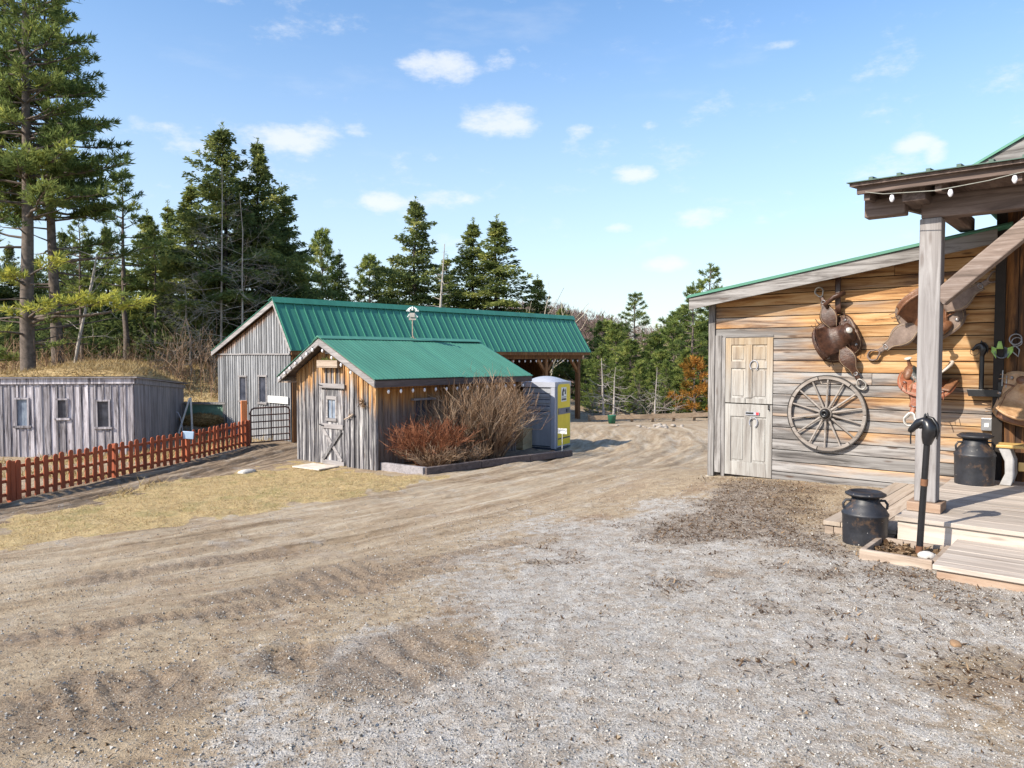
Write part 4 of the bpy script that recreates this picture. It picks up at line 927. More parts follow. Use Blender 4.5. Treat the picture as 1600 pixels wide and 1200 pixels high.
mb = MB(); slope_sheet(mb, (3.58,ez(3.58)), rd2, -.33, 5.45, .03, -.036); slope_sheet(mb, (-.38,3.20-sl2*1.83), (1.449,3.2), -.33, 5.45, .03, -.036); mb.build('roof_underlay', M_TIMBD, T)
# door
mb = MB()
for i in range(5): mb.box((1.11+i*.182,-.03,-.02),(1.288+i*.182,-.008,.96)); 
for a in ((1.11,1.32),(1.72,2.01)): mb.box((a[0],-.03,.975),(a[1],-.008,1.88))
mb.box((1.325,-.03,.975),(1.715,-.008,1.16)); mb.box((1.325,-.03,1.66),(1.715,-.008,1.88))
dd = mb.build('door', M_SHEDG, T, bevel=.003)
mb = MB(); mb.bar((1.17,-.045,.86),(1.93,-.045,.10), .09, .022, up=(0,1,0)); mb.build('door_brace', M_RAKE, dd)
mb = MB(); mb.bar((1.93,-.066,.86),(1.17,-.066,.10), .09, .018, up=(0,1,0)); mb.build('door_brace', M_SHEDG, dd)
mb = MB(); mb.box((1.09,-.062,.90),(2.0,-.034,1.02)); mb.build('door_rail', M_RAKE, dd, bevel=.004); mb = MB(); mb.box((1.14,-.058,-.03),(2.03,-.034,.09)); mb.build('door_rail', M_RAKE, dd, bevel=.004)
mb = MB(); mb.box((1.33,-.012,1.165),(1.71,-.006,1.655)); mb.build('window_pane', M_GLASSB, dd)
mb = MB(); mb.box((1.30,-.052,1.64),(1.74,-.031,1.73)); mb.box((1.30,-.052,1.17),(1.36,-.031,1.635)); mb.box((1.68,-.052,1.17),(1.74,-.031,1.635)); mb.box((1.29,-.075,1.09),(1.75,-.031,1.165)); mb.box((1.50,-.03,1.17),(1.515,-.02,1.635)); mb.build('window_frame', M_RAKE, dd, bevel=.003)
mb = MB(); mb.box((1.06,-.085,1.93),(2.10,-.046,2.05)); mb.build('door_lintel', M_RAKE, T, bevel=.006)
mb = MB(); 
for z_ in (.96,1.98): mb.tube([(1.0,-.07,z_+.03),(1.10,-.085,z_+.02),(1.22,-.075,z_)], .014, 6)
mb.build('hinge', M_IRON, T)
mb = MB(); mb.box((1.04,-.22,2.66),(1.9,-.05,2.69)) if 0 else None
mb.box((1.12,-.20,2.45),(1.98,-.05,2.48)); mb.box((1.12,-.20,2.485),(1.98,-.175,2.64)); mb.box((1.12,-.172,2.485),(1.145,-.05,2.63)); mb.box((1.955,-.172,2.485),(1.98,-.05,2.63)); wbx = mb.build('flower_box', M_PLANTER, T, bevel=.003)
rg = np.random.default_rng(9)
p_ = np.c_[rg.uniform(1.18,1.95,240), rg.uniform(-.16,-.07,240), rg.uniform(2.55,2.64,240)]; d_ = rg.normal(size=(240,3))*[.06,.03,.05]+[0,0,.05]; s_ = np.cross(d_, rg.normal(size=(240,3))); s_ *= .008/np.linalg.norm(s_,axis=1)[:,None]
mo = quadmesh('moss', np.stack([p_,p_+d_*.5+s_,p_+d_,p_+d_*.5-s_],1).reshape(-1,3), rg.random(240)*.6+.35, F_PINE, T); mo['kind'] = 'stuff'
mb = MB(); mb.box((1.30,-.075,2.80),(1.50,-.046,2.90)); mb.build('vent_board', M_RAKE, T)
mb = MB(); mb.box((3.255,1.10,1.63),(3.36,1.86,1.68)); mb.build('window_hood', M_TIMB, T)
mb = MB(); mb.box((3.256,1.22,1.22),(3.268,1.74,1.62)); mb.build('side_window', M_GLASS, T)
o = MB(); 
for i in range(34):
    a = random.uniform(0,2*PI); r_ = random.uniform(.05,.26); o.tube([(0,0,0),(r_*.6*math.cos(a),-.03,r_*.4*math.sin(a)),(r_*1.1*math.cos(a+.4),random.uniform(-.08,.0),r_*.6*math.sin(a+.5))], [.008,.006,.003], 4)
wr = o.build('dried_wreath', F_LEAF); wr.location = SF.w(2.82,-.075,1.62); wr.rotation_euler = (0,0,SF.a); tag(wr, 'dried brown twig wreath hanging on the shed gable right of the door', 'wreath')
o = MB()
for i in range(16):
    a = random.uniform(-.6,1.2); r_ = random.uniform(.05,.2); o.tube([(0,0,0),(r_*math.cos(a),-.02,r_*math.sin(a))], [.007,.004], 4)
o.tube([(-.16,-.01,-.1),(.02,-.02,-.04),(.2,-.01,.05)], .016, 6)
wr = o.build('iron_hook', M_PLANTER); wr.location = SF.w(2.26,-.075,1.27); wr.rotation_euler = (0,0,SF.a); tag(wr, 'small weathered branch latch beside the X-braced shed door', 'hook')
mb = MB(); mb.box((-.46,-.33,0),(.50,.33,.035)); o = mb.build('door_step', plain('pale step board', (.55,.49,.42), .85, scale=6), None, bevel=.008)
sp = SF.w(1.62,-.62,0); o.location = (sp.x,sp.y,gz(sp.x,sp.y)+.01); o.rotation_euler = (0,.0,SF.a+.12); tag(o, 'pale flat step board lying in front of the shed door', 'step')
pts = [SF.w(x,-.42,z) for x,z in [(-.36,2.16),(.2,2.46),(.8,2.77),(1.40,3.02)]]
string_lights('string_lights', 'white bulbs along the left rake of the small shed gable', pts, 7, 1.25, M_WIRED, grp=None)
pts = [SF.w(x,-.42,z) for x,z in [(1.5,3.02),(2.2,2.70),(3.0,2.32)]]
string_lights('string_lights', 'few white bulbs along the right rake of the small shed gable', pts, 4, 1.1, M_WIRED)
pts = [SF.w(3.58,y,ez(3.63)-.21) for y in (-.1,1.5,3.2,5.3)]
string_lights('string_lights', 'row of white bulbs under the long eave of the small shed', pts, 14, 1.25, M_WIRED)
# whirligig on the ridge
wp = SF.w(1.45,2.78,3.24)
t = thing('whirligig', 'white bladed wind ornament on a thin pole on the shed ridge', 'weather vane', wp, .0)
k_ = at(635,489,wp.y).z-wp.z
mb = MB(); mb.tube([(.06,0,-.03),(.0,0,.10),(.0,0,k_-.12)], .016, 8); mb.tube([(-.10,0,-.02),(0,0,.05),(.12,.02,-.03)], .012, 6); mb.build('pole', M_PLANTER, t)
mb = MB(); mb.box((-.07,-.05,k_-.12),(.07,.05,k_+.0)); mb.box((-.10,-.02,k_-.2),(.10,.02,k_-.13)); mb.build('body', M_SNAG, t)
for i,(dx,dz,an) in enumerate([(-.20,.10,.1),(.20,.09,-.1),(0,.22,1.57),(-.13,.20,2.4),(.13,.21,.7),(-.17,-.13,-.9),(.17,-.13,.9)]):
    mb = MB(); mb.prism([(-.10,-.025),(.10,-.045),(.10,.045),(-.10,.025)], -.01, .01); b = mb.build('blade', M_WHITE, t); b.location = (dx*.62,0,k_+.0+dz*.6); b.scale = (.55,1,.55); b.rotation_euler = (.5,an,0)

# ================================================================== PLANTING BED, SHRUBS
BP = [gp(*q) for q in [(590,733),(664,742),(893,712)]]
bed = thing('planting_bed', 'timber edged planting bed along the side of the small shed', 'planting bed', (BP[1][0],BP[1][1],gz(*BP[1])), 0)
o0 = Vector(bed.location)
def l3(x, y, dz): return Vector((x,y,gz(x,y)+dz))-o0
mb = MB(); mb.bar(l3(*BP[0],.08), l3(*BP[1],.07), .12, .20, tint=.7); e1 = mb.build('short_edging', M_TIMB, bed, bevel=.01)
n_ = 3
mb = MB()
for i in range(n_):
    a = Vector(BP[1]).lerp(Vector(BP[2]), i/n_); b = Vector(BP[1]).lerp(Vector(BP[2]), (i+1)/n_-.004); mb.bar(l3(a.x,a.y,.075)+Vector((0,.0,0)), l3(b.x,b.y,.075), .12, .17)
mb.build('long_edging', M_TIMBD, bed, bevel=.01)
bq = [Vector(BP[0]),Vector(BP[1]),Vector(BP[2]),SF.w(3.3,5.0).xy,SF.w(3.3,.1).xy]
def bedpt(u, v):
    a = bq[1].lerp(bq[2], u); b = SF.w(3.28,.1).xy.lerp(SF.w(3.28,5.9).xy, u); p = a.lerp(b, v); return (p.x-o0.x, p.y-o0.y, gz(p.x,p.y)+.07+.03*math.sin(u*30)*math.sin(v*11)-o0.z)
mb = MB(); mb.surf(bedpt, 40, 16); mb.build('soil', plain('brown bed soil',(.16,.10,.06),.95,var=.6,scale=12,bump=.6), bed)
def shrub(name, label, cx, cy, n, H, spread, mat, rad, seed, droop=.0, kink=.12, sub=3, base=.18, grp=None, fine=1.0):
    rg = random.Random(seed); t = thing(name, label, 'shrub', (cx,cy,gz(cx,cy)+.05), 0, grp); mb = MB(); tw = MB()
    for i in range(n):
        a = rg.uniform(0,2*PI); r0 = base*math.sqrt(rg.random()); p = Vector((r0*math.cos(a), r0*math.sin(a), 0))
        a2 = a+rg.uniform(-.6,.6); out = rg.uniform(.05,1)**.8*spread; h = H*rg.uniform(.55,1.0)*(1-.28*(out/spread)**2)
        pts = [p]; m = 5
        for k in range(1, m+1):
            s = k/m; pts.append(p+Vector((out*math.cos(a2)*s**1.15, out*math.sin(a2)*s**1.15, h*(s-droop*s*s)))+Vector((rg.uniform(-1,1),rg.uniform(-1,1),rg.uniform(-1,1)))*kink*.35*s)
        ti = rg.random(); mb.tube(pts, [rad*(1.15-.85*k/m) for k in range(m+1)], 3, ti, False)
        for q in range(sub):
            k = rg.randint(2, m); b = pts[k-1].lerp(pts[k], rg.random()); d = (pts[k]-pts[k-1]).normalized()+Vector((rg.uniform(-1,1),rg.uniform(-1,1),rg.uniform(-.4,.8)))*.8; ln = rg.uniform(.15,.42)*H*.55
            e = b+d.normalized()*ln; tw.tube([b, b.lerp(e,.5)+Vector((rg.uniform(-1,1),rg.uniform(-1,1),rg.uniform(-1,1)))*ln*.1, e], [rad*.6*fine,rad*.5*fine,rad*.25*fine], 3, min(1,max(0,ti+rg.uniform(-.3,.3))), False)
    mb.build('stems', mat, t); tw.build('twigs', mat, t); return t
c = SF.w(4.05,.95); shrub('red_shrub', 'rounded shrub of fine red brown twigs by the shed side window', c.x, c.y, 300, 1.40, .95, F_RED, .0068, 1, .16, .34, 10, .3, fine=1)
c = SF.w(3.98,3.0); shrub('tan_shrub', 'large tall bare shrub of tan stems near the portable toilet', c.x, c.y, 400, 2.35, 1.12, F_TAN, .0085, 2, .05, .34, 9, .5)
c = SF.w(3.75,2.0); shrub('tan_shrub', 'grey brown bare shrub standing behind the red shrub against the shed', c.x, c.y, 170, 2.1, .9, F_TAN, .0075, 5, .05, .34, 8, .35)
c = SF.w(4.45,.75); shrub('low_shrub', 'low pale straw twigged shrub in front of the red shrub', c.x, c.y, 230, .72, .72, F_TAN, .0085, 3, .12, .18, 4, .25)
c = SF.w(4.55,1.75); shrub('low_shrub', 'low pale twiggy shrub between the red shrub and the bed timber', c.x, c.y, 150, .62, .6, F_TAN, .008, 4, .12, .18, 4, .25)
def stone(name, label, px, py, r, mat, sx=1.3):
    x, y = gp(px, py); mb = MB(); sd = random.uniform(0,9)
    mb.surf(lambda u,v: (sx*r*math.cos(2*PI*u)*math.sin(PI*v)*(1+.2*math.sin(3*2*PI*u+sd)*math.sin(PI*v)), r*math.sin(2*PI*u)*math.sin(PI*v)*(1+.15*math.sin(2*2*PI*u+sd*2)), r*.6*math.cos(PI*v)), 16, 9)
    o = mb.build(name, mat); o.location = (x,y,gzf(x,y)+r*.12); o.rotation_euler = (0,0,sd); return tag(o, label, 'stone')
M_RK = plain('pale field stone', (.48,.45,.41), .9, scale=18, bump=.4)
c = BP[2]
stone('stone', 'white stone in the planting bed beside the toilet', 800, 707, .13, M_RK)
stone('stone', 'pale stone against the long timber of the planting bed', 806, 719, .12, M_RK, 1.7)
stone('stone', 'pale stone at the top of the lawn strip beside the muddy track', 386, 739, .13, M_RK, 1.8)
stone('stone', 'brown stone half sunk in the gravel left of the steps', 1493, 1010, .032, plain('brown stone',(.26,.16,.09),.9,scale=20,bump=.4), 1.4)
stone('stone', 'dark stone lying on the gravel foreground at right', 1408, 1029, .022, plain('dark stone',(.12,.10,.085),.9,scale=20,bump=.4), 1.5)

# ================================================================== PORTABLE TOILET
c = at(866,706,22.3)
PF = Frame((c.x,c.y,c.z), R(-28.9)); PT = thing('portable_toilet', 'grey portable toilet with mustard yellow door beside the small shed', 'toilet', PF.o, PF.a)
D_ = 1.10   # local: x from -D_ (far left) to 0 (door corner), y from 0 (near side) to D_; door on x = 0
mb = MB(); mb.box((-D_,.0,.10),(-.0,D_,1.98)); mb.build('cabin', M_PLAST, PT, bevel=.03)
mb = MB(); mb.box((-D_-.02,-.02,.0),(.02,D_+.02,.09)); mb.build('skid_base', M_PLASTD, PT, bevel=.01)
mb = MB(); mb.box((-.10,-.028,.09),(.028,-.003,1.97)); mb.box((.003,-.0,.09),(.03,.10,1.97)); mb.box((.003,D_-.09,.09),(.03,D_+.02,1.97)); mb.build('corner_trim', M_PLASTL, PT, bevel=.008)
for z_ in (1.40,1.60,1.79,1.23):
    mb = MB(); mb.box((-D_+.02,-.020,z_-.12),(-.15,-.003,z_-.025)); mb.build('side_panel_rib', M_PLAST, PT, bevel=.008)
mb = MB()
for z_ in (1.39,1.59,1.78,1.22,1.95): mb.box((-D_+.02,-.010,z_-.012),(-.15,-.0025,z_+.014))
mb.box((-D_+.02,-.010,.14),(-.15,-.0025,.17)); mb.build('groove', M_PLASTD, PT)
def domept(u, v):
    x = -D_-.03+(D_+.07)*u; y = -.04+(D_+.08)*v; e = max(abs(u-.5),abs(v-.5))*2
    return (x, y, 2.13+.17*(1-(abs(u-.5)*2)**2.2)*(1-(abs(v-.5)*2)**2.2)*(1) )
mb = MB(); mb.surf(domept, 14, 14); mb.box((-D_-.03,-.04,1.975),(.04,D_+.04,2.13)); mb.build('roof', M_PLASTL, PT)
mb = MB(); mb.tube([(-D_+.14,.14,2.1),(-D_+.14,.14,2.40)], .05, 14); mb.build('vent_pipe', M_PLASTL, PT)
def door_poly(y0,y1,z0,z1,r):
    p = [(y0,z0),(y1,z0)]
    for i in range(7): a = R(90*i/6); p.append((y1-r+r*math.cos(a), z1-r+r*math.sin(a)))
    for i in range(7): a = R(90+90*i/6); p.append((y0+r+r*math.cos(a), z1-r+r*math.sin(a)))
    return p
MX = Matrix.Rotation(PI/2,4,'Z')   # prism x-z, extruded y -> place on the +x face
mb = MB(); mb.prism(door_poly(.08,D_-.03,.12,2.10,.16), -.05, -.031, .5, MX); mb.build('door_frame', M_PLASTL, PT)
mb = MB(); mb.prism(door_poly(.125,D_-.075,.17,2.06,.13), -.062, -.051, .5, MX); dd = mb.build('door', M_YELLOW, PT)
mb = MB(); mb.prism([(.14,1.13),(D_-.09,1.13),(D_-.09,1.32),(.14,1.32)], -.075, -.0625, .5, MX); mb.build('handle_band', M_BAND, dd)
mb = MB(); mb.prism([(.72,1.17),(.90,1.17),(.90,1.28),(.72,1.28)], -.10, -.0755, .5, MX); mb.build('handle', M_PLASTD, dd)
mb = MB(); mb.prism([(.14,.36),(D_-.09,.36),(D_-.09,.40),(.14,.40)], -.066, -.0625, .5, MX); mb.build('vent_slot', M_PLASTD, dd)
mb = MB(); mb.prism([(.36,1.52),(.74,1.52),(.74,1.96),(.36,1.96)], -.066, -.0626, .5, MX); stk = mb.build('sticker', M_WHITE, dd)
mb = MB()   # horse-head emblem and its two lines of lettering
mb.prism([(.40,1.70),(.42,1.82),(.46,1.89),(.50,1.91),(.53,1.94),(.555,1.91),(.60,1.87),(.585,1.82),(.53,1.83),(.51,1.78),(.54,1.70)], -.069, -.0665, .5, MX)
mb.prism([(.60,1.74),(.63,1.84),(.67,1.92),(.70,1.86),(.69,1.74)], -.069, -.0665, .5, MX)
for i in range(9): mb.prism([(.39+i*.037,1.555),(.415+i*.037,1.555),(.415+i*.037,1.615),(.39+i*.037,1.615)], -.069, -.0665, .5, MX)
for i in range(10): mb.prism([(.40+i*.032,1.645),(.418+i*.032,1.645),(.418+i*.032,1.665),(.40+i*.032,1.665)], -.069, -.0665, .5, MX)
mb.build('emblem', M_INK, stk)
sx, sy = gp(878,714)
t = thing('stake_sign', 'small white card on a thin white stake before the toilet door', 'sign', (sx,sy,gz(sx,sy)), -.1)
zc = at(878,673,sy).z-gz(sx,sy)
mb = MB(); mb.tube([(0,0,-.1),(0.01,0,zc)], .009, 6); mb.build('stake', M_WHITE, t)
mb = MB(); mb.prism([(-.11,zc-.07),(.13,zc-.09),(.13,zc+.06),(-.11,zc+.07)], -.02, -.011); mb.build('card', M_CARD, t)
c = at(814,700,22.6); mb = MB(); mb.box((-.25,-.2,0),(.25,.25,.62)); mb.box((-.27,-.22,.625),(.27,.27,.66)); mb.box((-.27,-.225,.05),(.27,-.205,.12)); o = mb.build('utility_box', plain('tan plywood',(.44,.34,.20),.7,scale=5), None, bevel=.01); o.location = (c.x,c.y,gz(c.x,c.y)+.0); o.rotation_euler = (0,0,SF.a); tag(o, 'tan plywood box between the tan shrub and the portable toilet', 'box')

# ================================================================== BARN
BF = Frame((-10.736,26.770,-1.06), math.atan2(-.683,.73))
BN = thing('barn', 'long grey board barn with asymmetric green metal roof', 'barn', BF.o, BF.a)
bw = 5.08; LEN = 15.0
eL, rD, eR = (-.12,2.93), (4.33,4.57), (5.43,2.92)
hl2, hr2 = line_half((eL[0],eL[1]-.16),(rD[0],rD[1]-.16)), line_half((rD[0],rD[1]-.16),(eR[0],eR[1]-.16))
mb = MB(); x = 0; HOLES = [(1.72,1.22,2.17,2.02),(3.10,1.22,3.55,2.06)]
while x < bw-.01:
    w_ = random.uniform(.13,.19); x1 = min(x+w_,bw); board(mb, x+.003, x1-.003, -.1, 2.80, -.02+random.uniform(-.003,.003), 0, [hl2], HOLES); board(mb, x+.003, x1-.003, 2.83, 4.6, -.045+random.uniform(-.003,.003), -.005, [hl2,hr2]); x = x1
x = .15
while x < bw-.02:
    board(mb, x-.022, x+.022, -.08, 2.78, -.042, -.024, [hl2], [(h[0]-.06,h[1]-.06,h[2]+.06,h[3]+.06) for h in HOLES]); board(mb, x-.022, x+.022, 2.86, 4.6, -.066, -.049, [hl2,hr2]); x += .165
mb.build('gable_wall', M_BARN, BN)
mb = MB(); mb.box((.03,-.07,2.795),(bw,-.0255,2.835)); mb.build('belt_board', M_RAKE, BN)
mb = MB(); mb.prism([(.05,-.1),(5.0,-.1),(5.0,3.0),(4.33,4.3),(.05,2.75)],.004,.05); mb.build('inner_lining', M_DARK, BN)
for h in HOLES:
    mb = MB(); a,b,c_,d_ = h; mb.box((a-.05,-.06,b-.02),(a,-.021,d_)); mb.box((c_,-.06,b-.02),(c_+.05,-.021,d_)); mb.box((a-.08,-.07,d_+.001),(c_+.08,-.021,d_+.06)); mb.box((a-.09,-.09,b-.08),(c_+.09,-.021,b-.021)); wf = mb.build('window', M_RAKE, BN)
    mb = MB(); mb.box((a+.002,-.006,b),(c_-.002,.002,d_)); mb.build('pane', M_GLASS, wf)
mb = MB(); mb.box((3.72,-.085,1.22),(5.0,-.067,1.45)); mb.build('sign_board', M_WHITEW, BN, bevel=.004)
# front (eave) wall: boarded for the first two thirds, open bay with posts at the end
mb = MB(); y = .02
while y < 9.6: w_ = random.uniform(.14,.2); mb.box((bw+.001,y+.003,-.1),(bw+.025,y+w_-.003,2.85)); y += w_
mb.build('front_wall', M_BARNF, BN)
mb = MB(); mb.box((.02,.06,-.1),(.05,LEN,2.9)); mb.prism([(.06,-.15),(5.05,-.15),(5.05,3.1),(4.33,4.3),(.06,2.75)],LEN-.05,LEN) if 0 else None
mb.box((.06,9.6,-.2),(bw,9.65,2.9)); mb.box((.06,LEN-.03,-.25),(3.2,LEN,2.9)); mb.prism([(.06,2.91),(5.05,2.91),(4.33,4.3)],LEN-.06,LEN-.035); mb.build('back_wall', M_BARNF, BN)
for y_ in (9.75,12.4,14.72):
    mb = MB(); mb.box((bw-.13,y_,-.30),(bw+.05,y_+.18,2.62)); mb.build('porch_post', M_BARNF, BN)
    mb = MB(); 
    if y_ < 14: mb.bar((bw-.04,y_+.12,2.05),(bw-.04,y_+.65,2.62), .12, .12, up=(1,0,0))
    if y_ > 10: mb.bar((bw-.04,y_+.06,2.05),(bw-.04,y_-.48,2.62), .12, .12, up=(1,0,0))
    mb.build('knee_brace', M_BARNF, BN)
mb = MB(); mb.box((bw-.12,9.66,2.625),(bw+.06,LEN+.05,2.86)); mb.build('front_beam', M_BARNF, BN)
ribbed('roof_panel', BN, eR, rD, -.22, LEN+.35, .335, .03, .055, M_ROOFB)
ribbed('roof_panel', BN, eL, (4.328,4.569), -.22, LEN+.35, .335, .035, .028, M_ROOFB)
mb = MB(); mb.prism([(4.10,4.535),(4.33,4.64),(4.45,4.47),(4.47,4.48),(4.34,4.665),(4.09,4.552)], -.24, LEN+.37, .5); mb.build('ridge_cap', M_ROOFB, BN)
mb = MB()
mb.prism([(eL[0]-.02,eL[1]-.17),(rD[0],rD[1]-.17),(rD[0],rD[1]-.005),(eL[0]-.02,eL[1]-.005)], -.20, -.155, .5)
mb.prism([(rD[0]+.001,rD[1]-.19),(rD[0]+.001,rD[1]-.005),(eR[0],eR[1]-.005),(eR[0]-.14,eR[1]-.005-.02)], -.20, -.155, .7)
mb.build('rake_board', M_RAKE, BN)
mb = MB(); mb.box((eR[0]-.10,-.15,eR[1]-.13),(eR[0]-.05,LEN+.3,eR[1]+.02)); mb.box((eL[0]-.01,-.15,eL[1]-.15),(eL[0]+.03,LEN+.3,eL[1]-.01)); mb.build('eave_board', M_BARNF, BN)
mb = MB(); slope_sheet(mb,(eR[0]-.14,eR[1]+.2),rD,-.15,LEN+.3,.03,-.05); slope_sheet(mb,(eL[0]+.05,eL[1]),(4.32,4.55),-.15,LEN+.3,.03,-.05); mb.build('roof_underlay', M_BARNF, BN)
pts = [BF.w(bw+.02,y,2.60) for y in (9.8,12,14.9)]
string_lights('string_lights', 'row of white bulbs under the open bay of the long barn', pts, 14, 1.3, M_WIRED)
mb = MB(); mb.box((1.2,10.0,-.2),(2.6,11.4,1.1)); 
for i in range(4): mb.box((1.1,12.0+i*.5,-.25),(2.4,12.4+i*.5,.35+.2*(i%2)))
mb.build('stored_crate', M_PLANTER, BN)

# ================================================================== PICKET FENCE, GATE, POSTS
FP = [(-10.35,11.2)]+[tuple(gp(*q)) for q in [(0,787),(90,767),(180,746),(292,721),(345,708),(388,697)]]
FN = thing('picket_fence', 'red brown stained picket fence with rounded tops climbing the yard edge', 'fence', (FP[1][0],FP[1][1],gz(*FP[1])), 0)
o0 = Vector(FN.location)
def along(pts):
    ds = [0]
    for a, b in zip(pts[:-1], pts[1:]): ds.append(ds[-1]+math.hypot(b[0]-a[0],b[1]-a[1]))
    return ds
DS = along(FP)
def fpt(d):
    i = 0
    while i < len(DS)-2 and d > DS[i+1]: i += 1
    s = (d-DS[i])/(DS[i+1]-DS[i]); a, b = FP[i], FP[i+1]; return (a[0]+(b[0]-a[0])*s, a[1]+(b[1]-a[1])*s, math.atan2(b[1]-a[1], b[0]-a[0]))
PH = .80
pk = MB(); prof = [(-.058,.02),(.058,.02),(.058,PH-.05)]+[(.058*math.cos(R(a)), PH-.05+.05*math.sin(R(a))) for a in range(20,180,20)]+[(-.058,PH-.05)]
pk.prism(prof, -.012, .012, .5); first = None; d = .1; cnt = 0
while d < DS[-1]-.05:
    x, y, a = fpt(d)
    if first is None: o = first = pk.build('picket', M_FENCE, FN, bevel=.004)
    else: o = first.copy(); COL.objects.link(o)
    if cnt % 2 == 0 and cnt: 
        me2 = first.data.copy(); tv_ = random.random(); me2.attributes['tint'].data.foreach_set('value', [tv_]*len(me2.vertices)); o.data = me2
    o.location = Vector((x+.03*math.sin(a), y-.03*math.cos(a), gz(x,y)+random.uniform(-.015,.015)))-o0; o.rotation_euler = (random.uniform(-.035,.035), random.uniform(-.03,.03), a); cnt += 1; d += .216
for (da,db) in zip([.0]+[DS[i] for i in (3,4)], [DS[3],DS[4],DS[6]]):
    for h_ in (.14,.40,.655):
        mb = MB(); m = max(2, int((db-da)/1.2)); ps = [fpt(da+(db-da)*i/m) for i in range(m+1)]
        for i in range(m):
            if i and False: pass
            mb.bar(Vector((ps[i][0],ps[i][1],gz(ps[i][0],ps[i][1])+h_))-o0, Vector((ps[i+1][0],ps[i+1][1],gz(ps[i+1][0],ps[i+1][1])+h_))-o0, .035, .06, tint=.5)
        mb.build('rail', M_FENCE, FN)
for dd_ in (DS[1]+.25, DS[3], DS[4], DS[6]-.02):
    x, y, a = fpt(dd_); mb = MB(); mb.box((-.05,-.06,-.1),(.05,.05,PH-.02)); o = mb.build('post', M_FENCE, FN, bevel=.006); o.location = Vector((x,y,gz(x,y)))-o0; o.rotation_euler = (0,0,a)
x, y, a = fpt(DS[4]); mb = MB(); mb.box((-.14,-.02,-.10),(.14,.02,.10)); o = mb.build('notice_plate', M_BLUE, None, bevel=.015); p = at(294,680,y-.12); o.location = p; o.rotation_euler = (0,.08,.15); tag(o, 'pale blue blank plate fixed on top of a picket fence post', 'sign')
x, y = -7.95, 21.95; p = at(381,626,y); mb = MB(); mb.box((-.085,-.085,-.1),(.085,.085,p.z-gz(x,y))); o = mb.build('gate_post', M_ORANGE, None, bevel=.008); o.location = (p.x,y,gz(x,y)); o.rotation_euler = (0,0,.5); tag(o, 'tall square orange stained gate post at the fence end', 'post')
ga, gb = at(392,693,22.0), at(453,688,22.9); v_ = gb-ga; GL = math.hypot(v_.x,v_.y)
t = thing('metal_gate', 'rusty five bar tube gate between fence post and barn', 'gate', (ga.x,ga.y,ga.z), math.atan2(v_.y,v_.x))
GH = 1.06; mb = MB()
mb.tube([(0,0,0),(0,0,GH-.12),(.035,0,GH-.035),(.12,0,GH),(GL-.12,0,GH),(GL-.035,0,GH-.035),(GL,0,GH-.12),(GL,0,0)], .026, 10); mb.tube([(0,0,.02),(GL,0,.02)], .022, 8); mb.build('frame', M_GATE, t)
for h_ in (.22,.43,.64,.84): mb = MB(); mb.tube([(.02,0,h_),(GL-.02,0,h_)], .02, 8); mb.build('bar', M_GATE, t)
mb = MB(); mb.tube([(GL*.53,0,.02),(GL*.53,0,GH)], .014, 6); mb.build('upright', M_GATE, t)
mb = MB(); mb.tube([(-.05,0,.15),(0,0,.15)],.03,8); mb.tube([(-.05,0,.9),(0,0,.9)],.03,8); mb.build('hinge', M_GATE, t)

# ================================================================== LOW HUT (left)
HF = Frame((-11.164,21.610,-1.24), math.atan2(.17,.985))
H_ = thing('low_hut', 'low violet grey board hut with straw covered flat roof', 'hut', HF.o, HF.a)
FL = 7.0; HW = [(-3.20,.90,-2.86,1.70),(-2.08,1.10,-1.84,1.66),(-1.02,.84,-.70,1.64)]
HW2 = [(HF.hit(27,624,0).x,HF.hit(27,665,0).z,HF.hit(43,624,0).x,HF.hit(43,624,0).z),(HF.hit(91,625,0).x,HF.hit(91,653,0).z,HF.hit(104,625,0).x,HF.hit(104,625,0).z),(HF.hit(153,627,0).x,HF.hit(153,667,0).z,HF.hit(170,627,0).x,HF.hit(170,627,0).z)]
mb = MB(); x = -FL
while x < -.01:
    w_ = random.uniform(.17,.24); x1 = min(x+w_,0); board(mb, x+.006, x1-.006, -.05+random.uniform(-.03,.02), 2.14, -.022+random.uniform(-.004,.004), 0, [], HW2); x = x1
x = -FL+.2
while x < -.03: board(mb, x-.022, x+.022, -.02+random.uniform(-.03,.05), 2.10, -.045, -.027, [], [(h[0]-.07,h[1]-.1,h[2]+.07,h[3]+.06) for h in HW2]); x += .205+random.uniform(-.015,.015)
mb.build('front_wall', M_HUT, H_)
hb_ = line_half((0,2.20),(5.3,1.83))
mb = MB(); y = .0; MSd = Matrix.Rotation(PI/2,4,'Z')
while y < 5.28:
    w_ = random.uniform(.2,.28); y1 = min(y+w_,5.3); 
    for p in [clip([(y+.004,-.3),(y1-.004,-.3),(y1-.004,2.3),(y+.004,2.3)], *hb_)]: mb.prism(p, -.022+random.uniform(-.004,.004), 0, random.random(), MSd)
    y = y1
mb.build('side_wall', M_HUTS, H_)
mb = MB(); mb.box((-FL,5.25,-.2),(-.03,5.3,1.8)); mb.box((-FL,.03,-.2),(-FL+.04,5.2,1.8)); mb.box((-FL+.05,.012,-.1),(-.03,.04,2.0)); mb.box((-.06,.05,-.1),(-.006,5.2,1.75)); mb.build('inner_wall', M_DARK, H_)
for a,b,c_,d_ in HW2:
    mb = MB(); mb.box((a-.05,-.06,b),(a,-.023,d_)); mb.box((c_,-.06,b),(c_+.05,-.023,d_)); mb.box((a-.05,-.06,d_+.001),(c_+.05,-.023,d_+.05)); mb.box((a-.10,-.08,b-.06),(c_+.10,-.023,b-.001)); wf = mb.build('window', M_HUT, H_)
    mb = MB(); mb.box((a+.002,-.008,b),(c_-.002,.003,d_)); mb.build('pane', M_GLASSB if a < -3 else M_GLASS, wf)
